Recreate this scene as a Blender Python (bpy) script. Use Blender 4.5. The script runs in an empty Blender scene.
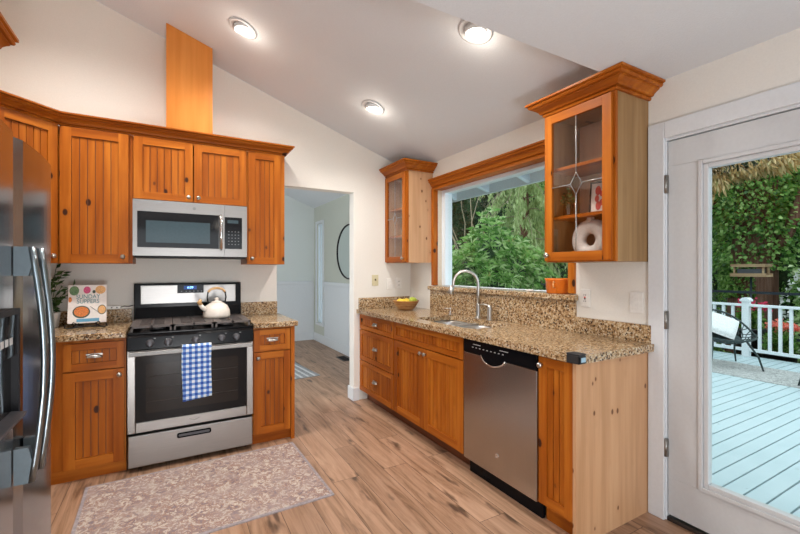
import bpy, bmesh, math, random
from mathutils import Vector, Matrix, noise
import numpy as np
random.seed(7); rng = np.random.default_rng(5)
PI = math.pi
sc = bpy.context.scene
COL = sc.collection

# ------------------------------------------------------------------ camera
cam_d = bpy.data.cameras.new('camera'); cam = bpy.data.objects.new('camera', cam_d); COL.objects.link(cam)
cam.location = (0, 0, 1.35); cam.rotation_euler = (PI/2, 0, -math.radians(29.63))
cam_d.sensor_width = 36; cam_d.lens = 36*405.8/800; cam_d.shift_y = 0.003; cam_d.clip_start = .05
sc.camera = cam

# ------------------------------------------------------------------ world and exposure
sc.view_settings.view_transform = 'Standard'; sc.view_settings.look = 'None'
sc.view_settings.gamma = 1; sc.view_settings.use_curve_mapping = False
sc.view_settings.exposure = 0.40
w = bpy.data.worlds.new('sky'); sc.world = w; w.use_nodes = True
nt = w.node_tree; nt.nodes.clear()
wo = nt.nodes.new('ShaderNodeOutputWorld'); bg = nt.nodes.new('ShaderNodeBackground')
tc = nt.nodes.new('ShaderNodeTexCoord'); sp = nt.nodes.new('ShaderNodeSeparateXYZ'); cr = nt.nodes.new('ShaderNodeValToRGB')
nt.links.new(tc.outputs['Generated'], sp.inputs[0]); nt.links.new(sp.outputs['Z'], cr.inputs[0])
cr.color_ramp.elements[0].position = 0.0; cr.color_ramp.elements[0].color = (.62, .72, .80, 1)
cr.color_ramp.elements[1].position = .8; cr.color_ramp.elements[1].color = (.80, .93, 1, 1)
nt.links.new(cr.outputs[0], bg.inputs[0]); bg.inputs[1].default_value = 1.55
nt.links.new(bg.outputs[0], wo.inputs[0])

def lamp_obj(name, kind, loc, power, color=(1, 1, 1), rot=(0, 0, 0), size=None, size_y=None, **kw):
    d = bpy.data.lights.new(name, kind); d.energy = power; d.color = color
    if kind == 'AREA':
        d.shape = 'RECTANGLE' if size_y else 'SQUARE'; d.size = size
        if size_y: d.size_y = size_y
    for k, v in kw.items(): setattr(d, k, v)
    o = bpy.data.objects.new(name, d); o.location = loc; o.rotation_euler = rot; COL.objects.link(o); return o
# added area lights stand in for daylight from unseen windows and an unseen hall door
lamp_obj('added_rear_daylight', 'AREA', (-.4, -4.45, 1.35), 26, (.95, .97, 1), (math.radians(90), 0, 0), 4.2, 2.0)
lamp_obj('added_left_daylight', 'AREA', (-3.95, -1.7, 1.35), 5, (.97, .98, 1), (math.radians(90), 0, -PI/2), 3.0, 2.0)
lamp_obj('daylight_hall_door', 'AREA', (-1.45, 4.75, 1.25), 42, (.86, .95, 1.0), (math.radians(90), 0, -PI/2), 1.1, 2.0)

lamp_obj('added_vault_fill', 'AREA', (.2, -1.5, .40), 52, (.97, .98, 1), (math.radians(128), 0, math.radians(24)), .8, .8)  # added fill light low behind the camera to brighten the vault; no lamp stands there

# ------------------------------------------------------------------ materials
def new_mat(name):
    m = bpy.data.materials.new(name); m.use_nodes = True
    b = m.node_tree.nodes['Principled BSDF']; return m, m.node_tree, b
def N(nt, t, **kw):
    n = nt.nodes.new(t)
    for k, v in kw.items():
        if k.startswith('i_'): n.inputs[k[2:].replace('_', ' ')].default_value = v
        else: setattr(n, k, v)
    return n
def L(nt, a, b): nt.links.new(a, b)
def ramp(nt, fac, stops, interp='LINEAR'):
    r = nt.nodes.new('ShaderNodeValToRGB'); e = r.color_ramp.elements; r.color_ramp.interpolation = interp
    while len(e) < len(stops): e.new(.5)
    for i, (p, c) in enumerate(stops): e[i].position = p; e[i].color = tuple(c) + (1,) if len(c) == 3 else c
    L(nt, fac, r.inputs[0]); return r
def mixc(nt, fac, a, b, blend='MIX'):
    m = nt.nodes.new('ShaderNodeMix'); m.data_type = 'RGBA'; m.blend_type = blend
    for s, v in ((m.inputs[0], fac), (m.inputs[6], a), (m.inputs[7], b)):
        if hasattr(v, 'is_output') or hasattr(v, 'links'): L(nt, v, s)
        else: s.default_value = v if isinstance(v, (int, float)) else (tuple(v) + (1,) if len(v) == 3 else v)
    return m.outputs[2]
def math_n(nt, op, a, b=None):
    m = nt.nodes.new('ShaderNodeMath'); m.operation = op
    for i, v in enumerate((a, b)):
        if v is None: continue
        if hasattr(v, 'links'): L(nt, v, m.inputs[i])
        else: m.inputs[i].default_value = v
    return m.outputs[0]
def obj_coords(nt, scale=(1, 1, 1), rand=True, rot=(0, 0, 0)):
    t = N(nt, 'ShaderNodeTexCoord'); mp = N(nt, 'ShaderNodeMapping'); mp.inputs['Scale'].default_value = scale; mp.inputs['Rotation'].default_value = rot
    if rand:
        oi = N(nt, 'ShaderNodeObjectInfo'); mul = N(nt, 'ShaderNodeVectorMath', operation='SCALE'); mul.inputs[3].default_value = 1
        cb = N(nt, 'ShaderNodeCombineXYZ'); L(nt, math_n(nt, 'MULTIPLY', oi.outputs['Random'], 37.0), cb.inputs[0]); L(nt, math_n(nt, 'MULTIPLY', oi.outputs['Random'], 91.0), cb.inputs[1]); L(nt, math_n(nt, 'MULTIPLY', oi.outputs['Random'], 53.0), cb.inputs[2])
        ad = N(nt, 'ShaderNodeVectorMath', operation='ADD'); L(nt, t.outputs['Object'], ad.inputs[0]); L(nt, cb.outputs[0], ad.inputs[1]); L(nt, ad.outputs[0], mp.inputs[0])
    else: L(nt, t.outputs['Object'], mp.inputs[0])
    return mp.outputs[0]
def plain(name, color, rough=.5, metal=0, spec=.5, **kw):
    m, nt, b = new_mat(name)
    b.inputs['Base Color'].default_value = tuple(color) + (1,); b.inputs['Roughness'].default_value = rough
    b.inputs['Metallic'].default_value = metal; b.inputs['Specular IOR Level'].default_value = spec
    n = N(nt, 'ShaderNodeTexNoise'); n.inputs['Scale'].default_value = kw.get('scale', 60); L(nt, obj_coords(nt, rand=False), n.inputs['Vector'])
    a = kw.get('amp', .05)
    c0 = tuple(max(0, v*(1-a)) for v in color); c1 = tuple(min(1, v*(1+a)) for v in color)
    L(nt, ramp(nt, n.outputs[0], [(.3, c0), (.7, c1)]).outputs[0], b.inputs['Base Color'])
    if kw.get('bump'):
        bp = N(nt, 'ShaderNodeBump'); bp.inputs['Strength'].default_value = kw['bump']; bp.inputs['Distance'].default_value = .003; L(nt, n.outputs[0], bp.inputs['Height']); L(nt, bp.outputs[0], b.inputs['Normal'])
    return m
def wood(name, dark, mid, light, axis='z', knot=.75, rough=.38, kscale=9, kcol=(.045, .014, .007)):
    m, nt, b = new_mat(name)
    along = {'x': 0, 'y': 1, 'z': 2}[axis]
    s = [26, 26, 26]; s[along] = 1.5
    v = obj_coords(nt, tuple(s)); n1 = N(nt, 'ShaderNodeTexNoise', i_Scale=1.0, i_Detail=4.0); L(nt, v, n1.inputs['Vector'])
    s2 = [6, 6, 6]; s2[along] = .5
    v2 = obj_coords(nt, tuple(s2)); n2 = N(nt, 'ShaderNodeTexNoise', i_Scale=1.0, i_Detail=2.0); L(nt, v2, n2.inputs['Vector'])
    mixf = math_n(nt, 'ADD', math_n(nt, 'MULTIPLY', n1.outputs[0], .55), math_n(nt, 'MULTIPLY', n2.outputs[0], .45))
    base = ramp(nt, mixf, [(.36, dark), (.5, mid), (.64, light)]).outputs[0]
    ks = [kscale]*3; ks[along] = kscale*.62
    v3 = obj_coords(nt, tuple(ks)); vo = N(nt, 'ShaderNodeTexVoronoi'); L(nt, v3, vo.inputs['Vector']); vo.inputs['Scale'].default_value = 1
    sepc = N(nt, 'ShaderNodeSeparateColor'); L(nt, vo.outputs['Color'], sepc.inputs[0])
    near = ramp(nt, vo.outputs['Distance'], [(.115, (1, 1, 1)), (.16, (0, 0, 0))]).outputs[0]
    halo = ramp(nt, vo.outputs['Distance'], [(.10, (.45, .45, .45)), (.34, (0, 0, 0))]).outputs[0]
    gate = math_n(nt, 'GREATER_THAN', sepc.outputs[0], knot)
    c = mixc(nt, math_n(nt, 'MULTIPLY', halo, gate), base, dark)
    c = mixc(nt, math_n(nt, 'MULTIPLY', near, gate), c, kcol)
    L(nt, c, b.inputs['Base Color']); b.inputs['Roughness'].default_value = rough; b.inputs['Specular IOR Level'].default_value = .16
    return m
PD, PM, PL_ = (.26, .060, .005), (.375, .100, .009), (.49, .158, .018)
M = {}
M['pine'] = wood('amber_pine_vertical', PD, PM, PL_, 'z', knot=.40)
M['pine_x'] = wood('amber_pine_horizontal', PD, PM, PL_, 'x', knot=.9)
M['pine_y'] = wood('amber_pine_depth', PD, PM, PL_, 'y', knot=.95)
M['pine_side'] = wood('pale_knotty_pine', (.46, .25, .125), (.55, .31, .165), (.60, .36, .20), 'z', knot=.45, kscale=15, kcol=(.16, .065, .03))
M['pine_side_dark'] = wood('darker_knotty_pine', (.24, .135, .055), (.31, .18, .078), (.37, .225, .105), 'z', knot=.6, kscale=8)  # darker copy of the side pine, for the near glass cabinet
M['pine_in'] = wood('brightened_interior_pine', (.66, .45, .32), (.74, .53, .39), (.80, .60, .45), 'z', knot=2)  # wood paled to stand in for light inside the glass cabinets
M['groove'] = plain('dark_groove_brown', (.16, .045, .012), .6)  # darker brown behind the board gaps and on recessed toe kicks
def stainless(name, col=(.60, .59, .57), rough=.30, axis='x'):
    m, nt, b = new_mat(name)
    s = [900, 900, 900]; s[{'x': 0, 'y': 1, 'z': 2}[axis]] = 4
    v = obj_coords(nt, tuple(s), False); n = N(nt, 'ShaderNodeTexNoise', i_Scale=1.0, i_Detail=2.0); L(nt, v, n.inputs['Vector'])
    L(nt, ramp(nt, n.outputs[0], [(.3, tuple(c*.93 for c in col)), (.7, tuple(min(1, c*1.06) for c in col))]).outputs[0], b.inputs['Base Color'])
    b.inputs['Metallic'].default_value = 1; b.inputs['Roughness'].default_value = rough
    return m
M['steel'] = stainless('brushed_stainless', (.33, .315, .30), .36); M['steel_v'] = stainless('brushed_stainless_vertical', (.47, .45, .43), axis='z', rough=.27)
M['steel_fridge'] = stainless('dark_brushed_stainless', (.36, .375, .39), .19, 'z')
M['handle_steel'] = plain('blue_grey_handle_steel', (.26, .31, .34), .28, 1); M['nickel'] = plain('brushed_nickel', (.50, .48, .45), .28, 1); M['chrome'] = plain('polished_chrome', (.8, .8, .8), .08, 1)
M['fridge_grey'] = plain('grey_handle_mount', (.10, .135, .155), .4, 0)
M['blackgloss'] = plain('black_glass', (.008, .008, .009), .07, spec=.25); M['black'] = plain('black_enamel', (.006, .006, .007), .18, spec=.09)
M['ovenglass'] = plain('oven_door_glass', (.020, .016, .014), .06, spec=.25)
M['darkwin'] = plain('microwave_window', (.045, .075, .09), .12, spec=.3)
M['iron'] = plain('cast_iron_grate', (.105, .088, .082), .55, amp=.2); M['blackmatte'] = plain('black_plastic', (.015, .015, .017), .5, spec=.2); M['sinksteel'] = stainless('sink_steel', (.72, .72, .71), .32)
M['gunmetal'] = plain('knob_grey', (.09, .09, .10), .4, .4)
M['wall'] = plain('warm_white_wall_paint', (.76, .73, .675), .75, scale=120, amp=.02, bump=.15)
M['hallwall'] = plain('hall_paint_cool_light', (.66, .70, .68), .75, scale=120, amp=.02)  # off-white hall paint with the cool daylight put into its colour
M['hallwall2'] = plain('hall_paint_sage_light', (.55, .56, .49), .75, scale=120, amp=.02)  # same hall paint, coloured for the duller, greener light on this wall
M['ceil'] = plain('textured_ceiling_paint', (.71, .745, .785), .85, scale=150, amp=.02, bump=.5)
M['doorpaint'] = plain('light_grey_door_paint', (.55, .56, .57), .38, amp=.02)
M['white'] = plain('white_trim_paint', (.68, .70, .72), .38, amp=.02); M['vinyl'] = plain('white_vinyl', (.78, .86, .92), .35, amp=.02)
M['cream'] = plain('cream_plastic', (.62, .56, .36), .35); M['whiteplastic'] = plain('white_plastic', (.78, .76, .72), .35)
M['brass'] = plain('dull_nickel_hinge', (.30, .29, .27), .4, .9)
M['jamb'] = plain('primed_window_jamb', (.66, .58, .47), .5)
M['lead'] = plain('lead_came', (.45, .44, .42), .35, .8)
M['ceramic'] = plain('white_ceramic', (.78, .75, .72), .35); M['orange'] = plain('orange_glaze', (.80, .19, .015), .25)
M['kettle'] = plain('cream_enamel', (.78, .71, .64), .22); M['kwood'] = wood('light_kettle_wood', (.50, .28, .12), (.62, .38, .18), (.7, .45, .24), 'x', knot=2)
M['bowl'] = wood('bowl_bamboo', (.30, .13, .04), (.42, .20, .07), (.52, .28, .11), 'x', knot=2)
M['lemon'] = plain('lemon_peel', (.85, .60, .05), .4, bump=.3); M['lime'] = plain('green_pear_skin', (.45, .55, .06), .4)
M['rubber'] = plain('black_rubber', (.018, .018, .02), .6); M['pale_tape'] = plain('pale_blue_foam', (.30, .45, .55), .5)
M['fabric'] = plain('white_outdoor_fabric', (.80, .80, .78), .85, amp=.1, bump=.4)
M['green_metal'] = plain('dark_green_metal', (.03, .05, .05), .4, .3); M['railing'] = plain('white_railing_paint', (.80, .84, .86), .5)
M['fencemetal'] = plain('black_fence_metal', (.015, .025, .035), .4); M['pot'] = plain('black_planter', (.02, .02, .022), .5)
M['bark'] = wood('tree_bark', (.085, .038, .024), (.17, .085, .055), (.26, .14, .10), 'z', knot=2, rough=.9)
M['twig'] = plain('pale_twig_bark', (.34, .27, .18), .9, amp=.3)
M['feeder'] = wood('weathered_cedar', (.30, .19, .10), (.42, .28, .16), (.5, .36, .22), 'y', knot=2, rough=.8)
M['paper'] = plain('cover_cream_paper', (.80, .74, .70), .4); M['pages'] = plain('page_edges', (.75, .70, .60), .8)
M['teal_ink'] = plain('teal_ink', (.05, .22, .26), .5); M['cover_blue'] = plain('blue_band_ink', (.12, .35, .52), .4)
M['dish_dark'] = plain('dark_dish', (.05, .07, .05), .5); M['food_red'] = plain('orange_stew', (.62, .18, .04), .5, scale=300, amp=.6)
M['food_pink'] = plain('magenta_radish', (.60, .08, .20), .5, scale=300, amp=.5); M['food_tan'] = plain('golden_crust', (.70, .38, .15), .5, scale=300, amp=.4); M['food_green'] = plain('herb_salad', (.12, .22, .10), .5, scale=300, amp=.7)
M['red_ink'] = plain('red_ink', (.60, .05, .04), .5)
M['soil'] = plain('dark_ground', (.045, .035, .022), .95, amp=.4, scale=8)
M['ventmetal'] = plain('brown_floor_vent', (.06, .05, .045), .4, .5)
M['hill'] = plain('shaded_ivy_bank', (.025, .045, .018), .95, amp=.7, scale=6)
def emit(name, col, st):
    m, nt, b = new_mat(name); b.inputs['Base Color'].default_value = tuple(col)+(1,); b.inputs['Emission Color'].default_value = tuple(col)+(1,); b.inputs['Emission Strength'].default_value = st; return m
M['bulb'] = emit('warm_lit_bulb', (1, .86, .70), 7); M['led'] = emit('blue_clock_digits', (.25, .55, 1), 3)
M['ledwhite'] = plain('printed_white_marks', (.5, .5, .5), .5)
def glass(name, tint=(1, 1, 1), refl=1.0, rough=.0):
    m = bpy.data.materials.new(name); m.use_nodes = True; nt = m.node_tree; nt.nodes.clear()
    o = N(nt, 'ShaderNodeOutputMaterial'); t = N(nt, 'ShaderNodeBsdfTransparent'); g = N(nt, 'ShaderNodeBsdfGlossy'); mx = N(nt, 'ShaderNodeMixShader')
    t.inputs[0].default_value = tuple(tint)+(1,); g.inputs['Roughness'].default_value = rough
    lw_ = N(nt, 'ShaderNodeLayerWeight'); lw_.inputs[0].default_value = .5; f5 = math_n(nt, 'POWER', lw_.outputs['Facing'], 5.0); L(nt, math_n(nt, 'MULTIPLY', math_n(nt, 'ADD', math_n(nt, 'MULTIPLY', f5, .8), .045), refl), mx.inputs[0])
    L(nt, t.outputs[0], mx.inputs[1]); L(nt, g.outputs[0], mx.inputs[2]); L(nt, mx.outputs[0], o.inputs[0]); return m
M['glass'] = glass('window_glass', (.97, .99, .98), .35); M['cabglass'] = glass('cabinet_door_glass', (.98, .97, .96), 1.6, .02); M['jarglass'] = glass('clear_jar_glass', (.85, .88, .87), 1.5)
def frosted():
    m, nt, b = new_mat('frosted_sidelight_glass'); b.inputs['Base Color'].default_value = (.85, .9, .93, 1); b.inputs['Roughness'].default_value = .5
    t = N(nt, 'ShaderNodeBsdfTranslucent'); t.inputs[0].default_value = (.95, .97, 1, 1); mx = N(nt, 'ShaderNodeMixShader'); mx.inputs[0].default_value = .75
    L(nt, b.outputs[0], mx.inputs[1]); L(nt, t.outputs[0], mx.inputs[2]); L(nt, mx.outputs[0], nt.nodes['Material Output'].inputs[0]); return m
M['frosted'] = frosted(); M['logo'] = plain('dim_logo_grey', (.20, .20, .20), .5)
def mirror():
    return plain('mirror_silvering', (.75, .8, .78), .02, 1, amp=0)
M['mirror'] = mirror()
def granite():
    m, nt, b = new_mat('speckled_tan_granite'); v = obj_coords(nt, rand=False)
    n1 = N(nt, 'ShaderNodeTexNoise', i_Scale=70.0, i_Detail=4.0, i_Roughness=.7); L(nt, v, n1.inputs['Vector'])
    n2 = N(nt, 'ShaderNodeTexVoronoi', i_Scale=120.0); L(nt, v, n2.inputs['Vector'])
    n3 = N(nt, 'ShaderNodeTexNoise', i_Scale=12.0, i_Detail=2.0); L(nt, v, n3.inputs['Vector'])
    base = ramp(nt, n1.outputs[0], [(.30, (.035, .018, .010)), (.40, (.17, .09, .04)), (.47, (.36, .22, .105)), (.55, (.48, .33, .18)), (.66, (.64, .53, .37))]).outputs[0]
    sepc = N(nt, 'ShaderNodeSeparateColor'); L(nt, n2.outputs['Color'], sepc.inputs[0])
    c = mixc(nt, ramp(nt, sepc.outputs[0], [(.84, (0, 0, 0)), (.88, (.9, .9, .9))]).outputs[0], base, (.045, .026, .017))
    c = mixc(nt, ramp(nt, sepc.outputs[1], [(.84, (0, 0, 0)), (.88, (.8, .8, .8))]).outputs[0], c, (.66, .57, .42))
    c = mixc(nt, .35, c, ramp(nt, n3.outputs[0], [(.35, (.75, .7, .65)), (.65, (1, 1, 1))]).outputs[0], 'MULTIPLY')
    L(nt, c, b.inputs['Base Color']); b.inputs['Roughness'].default_value = .16; return m
M['granite'] = granite()
def plank_floor():
    m, nt, b = new_mat('oak_plank_floor')
    v = obj_coords(nt, rand=False, rot=(0, 0, PI/2))
    br = N(nt, 'ShaderNodeTexBrick'); L(nt, v, br.inputs['Vector']); br.offset = .37
    br.inputs['Scale'].default_value = 1; br.inputs['Brick Width'].default_value = 1.22; br.inputs['Row Height'].default_value = .18
    br.inputs['Mortar Size'].default_value = .0016; br.inputs['Mortar Smooth'].default_value = .3; br.inputs['Bias'].default_value = 0
    br.inputs['Color1'].default_value = (0, 0, 0, 1); br.inputs['Color2'].default_value = (1, 1, 1, 1); br.inputs['Mortar'].default_value = (.5, .5, .5, 1)
    t = N(nt, 'ShaderNodeTexCoord'); ad = N(nt, 'ShaderNodeVectorMath', operation='ADD'); sc_ = N(nt, 'ShaderNodeVectorMath', operation='SCALE'); sc_.inputs[3].default_value = 13
    L(nt, br.outputs['Color'], sc_.inputs[0]); L(nt, t.outputs['Object'], ad.inputs[0]); L(nt, sc_.outputs[0], ad.inputs[1])
    mp = N(nt, 'ShaderNodeMapping'); mp.inputs['Scale'].default_value = (22, 1.6, 1); L(nt, ad.outputs[0], mp.inputs[0])
    n1 = N(nt, 'ShaderNodeTexNoise', i_Scale=1.0, i_Detail=6.0, i_Roughness=.65); n1.inputs['Distortion'].default_value = .8; L(nt, mp.outputs[0], n1.inputs['Vector'])
    base = ramp(nt, n1.outputs[0], [(.30, (.17, .086, .046)), (.42, (.33, .19, .112)), (.52, (.43, .255, .16)), (.68, (.53, .335, .22))]).outputs[0]
    mp2 = N(nt, 'ShaderNodeMapping'); mp2.inputs['Scale'].default_value = (11, 2.6, 1); L(nt, ad.outputs[0], mp2.inputs[0])
    n2 = N(nt, 'ShaderNodeTexNoise', i_Scale=1.0, i_Detail=3.0); L(nt, mp2.outputs[0], n2.inputs['Vector'])
    c = mixc(nt, ramp(nt, n2.outputs[0], [(.61, (0, 0, 0)), (.70, (.85, .85, .85))]).outputs[0], base, (.07, .037, .022))
    oi = N(nt, 'ShaderNodeSeparateColor'); L(nt, br.outputs['Color'], oi.inputs[0])
    c = mixc(nt, 1.0, c, ramp(nt, oi.outputs[0], [(0, (.82, .82, .82)), (1, (1.0, 1.0, 1.0))]).outputs[0], 'MULTIPLY')
    c = mixc(nt, br.outputs['Fac'], c, (.06, .035, .022))
    L(nt, c, b.inputs['Base Color']); b.inputs['Roughness'].default_value = .42
    return m
M['floor'] = plank_floor()
def rug_mat(name, cols, fringe, scale=26):
    m, nt, b = new_mat(name); v = obj_coords(nt, rand=False)
    n1 = N(nt, 'ShaderNodeTexNoise', i_Scale=float(scale), i_Detail=5.0, i_Roughness=.75); n1.inputs['Distortion'].default_value = 1.2; L(nt, v, n1.inputs['Vector'])
    n2 = N(nt, 'ShaderNodeTexNoise', i_Scale=7.0, i_Detail=2.0); L(nt, v, n2.inputs['Vector'])
    c1 = ramp(nt, n1.outputs[0], cols).outputs[0]
    c = mixc(nt, ramp(nt, n2.outputs[0], [(.42, (0, 0, 0)), (.62, (.45, .45, .45))]).outputs[0], c1, fringe)
    L(nt, c, b.inputs['Base Color']); b.inputs['Roughness'].default_value = .95; b.inputs['Specular IOR Level'].default_value = .1
    bp = N(nt, 'ShaderNodeBump'); bp.inputs['Strength'].default_value = .5; bp.inputs['Distance'].default_value = .004; L(nt, n1.outputs[0], bp.inputs['Height']); L(nt, bp.outputs[0], b.inputs['Normal']); return m
M['rug'] = rug_mat('faded_floral_rug', [(.34, (.16, .12, .13)), (.43, (.30, .24, .25)), (.49, (.36, .20, .13)), (.53, (.42, .35, .34)), (.59, (.68, .60, .48)), (.66, (.36, .30, .33)), (.72, (.55, .40, .22))], (.40, .32, .30), 30)
M['rug_edge'] = plain('rug_border_grey', (.33, .29, .30), .95, amp=.2)
M['outrug'] = rug_mat('woven_grey_rug', [(.38, (.22, .22, .21)), (.5, (.42, .42, .41)), (.60, (.68, .68, .66))], (.50, .50, .48), 30)
M['mat_grey'] = plain('door_mat_grey', (.30, .31, .32), .95, amp=.3); M['mat_white'] = plain('door_mat_white', (.62, .63, .64), .95, amp=.2)
def deck_mat():
    m, nt, b = new_mat('pale_blue_deck_paint'); v = obj_coords(nt, rand=False)
    n1 = N(nt, 'ShaderNodeTexNoise', i_Scale=3.0, i_Detail=4.0); L(nt, v, n1.inputs['Vector'])
    n2 = N(nt, 'ShaderNodeTexNoise', i_Scale=26.0, i_Detail=1.0); L(nt, v, n2.inputs['Vector'])
    c = ramp(nt, n1.outputs[0], [(.3, (.50, .62, .65)), (.7, (.57, .68, .71))]).outputs[0]
    c = mixc(nt, ramp(nt, n2.outputs[0], [(.76, (0, 0, 0)), (.80, (.8, .8, .8))]).outputs[0], c, (.1, .12, .12))
    L(nt, c, b.inputs['Base Color']); b.inputs['Roughness'].default_value = .55; return m
M['deck'] = deck_mat()
def gingham():
    m, nt, b = new_mat('blue_gingham_cloth'); t = N(nt, 'ShaderNodeTexCoord'); s = N(nt, 'ShaderNodeSeparateXYZ'); L(nt, t.outputs['Object'], s.inputs[0])
    def sq(o, per): return math_n(nt, 'GREATER_THAN', math_n(nt, 'FRACT', math_n(nt, 'MULTIPLY', math_n(nt, 'ADD', o, 5.0), 1/per)), .5)
    su = math_n(nt, 'MULTIPLY', math_n(nt, 'ADD', sq(s.outputs[0], .036), sq(s.outputs[2], .036)), .5)
    L(nt, ramp(nt, su, [(0, (.72, .78, .85)), (.5, (.16, .30, .62)), (1, (.02, .07, .36))]).outputs[0], b.inputs['Base Color']); b.inputs['Roughness'].default_value = .9; return m
M['gingham'] = gingham()
def leaf(name, cols, rough=.35, trans=.35):
    m, nt, b = new_mat(name); g = N(nt, 'ShaderNodeNewGeometry'); n = len(cols)
    r = ramp(nt, g.outputs['Random Per Island'], [(i/(n-1), c) for i, c in enumerate(cols)])
    L(nt, r.outputs[0], b.inputs['Base Color']); b.inputs['Roughness'].default_value = rough
    t = N(nt, 'ShaderNodeBsdfTranslucent'); L(nt, r.outputs[0], t.inputs[0]); mx = N(nt, 'ShaderNodeMixShader'); mx.inputs[0].default_value = trans
    L(nt, b.outputs[0], mx.inputs[1]); L(nt, t.outputs[0], mx.inputs[2]); L(nt, mx.outputs[0], nt.nodes['Material Output'].inputs[0]); return m
M['rhodo'] = leaf('rhododendron_leaf', [(.08, .20, .04), (.20, .40, .09), (.40, .60, .20), (.72, .82, .46)])
M['ivy'] = leaf('ivy_leaf', [(.04, .12, .02), (.10, .25, .04), (.22, .43, .08), (.50, .68, .24)])
M['conifer'] = leaf('drooping_conifer_frond', [(.24, .34, .10), (.44, .54, .22), (.62, .70, .36)], .6)
M['golden'] = leaf('sunlit_golden_foliage', [(.45, .27, .08), (.66, .44, .18), (.80, .62, .34), (.34, .32, .10)], .6)
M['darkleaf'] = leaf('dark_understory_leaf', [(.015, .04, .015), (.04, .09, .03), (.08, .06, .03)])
M['plantleaf'] = leaf('houseplant_leaf', [(.03, .07, .02), (.06, .13, .035), (.12, .22, .07)])
M['petal'] = leaf('coral_petal', [(.85, .12, .08), (.95, .25, .15), (.9, .35, .3)], .5, .3); M['petal_red'] = leaf('crimson_petal', [(.6, .02, .08), (.8, .05, .15)], .5, .3)
M['petal_w'] = leaf('white_blossom', [(.8, .8, .75), (.9, .9, .88)], .5, .3)
M['core'] = plain('shaded_twig_mass', (.03, .06, .022), .95, amp=.5, scale=10)

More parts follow.
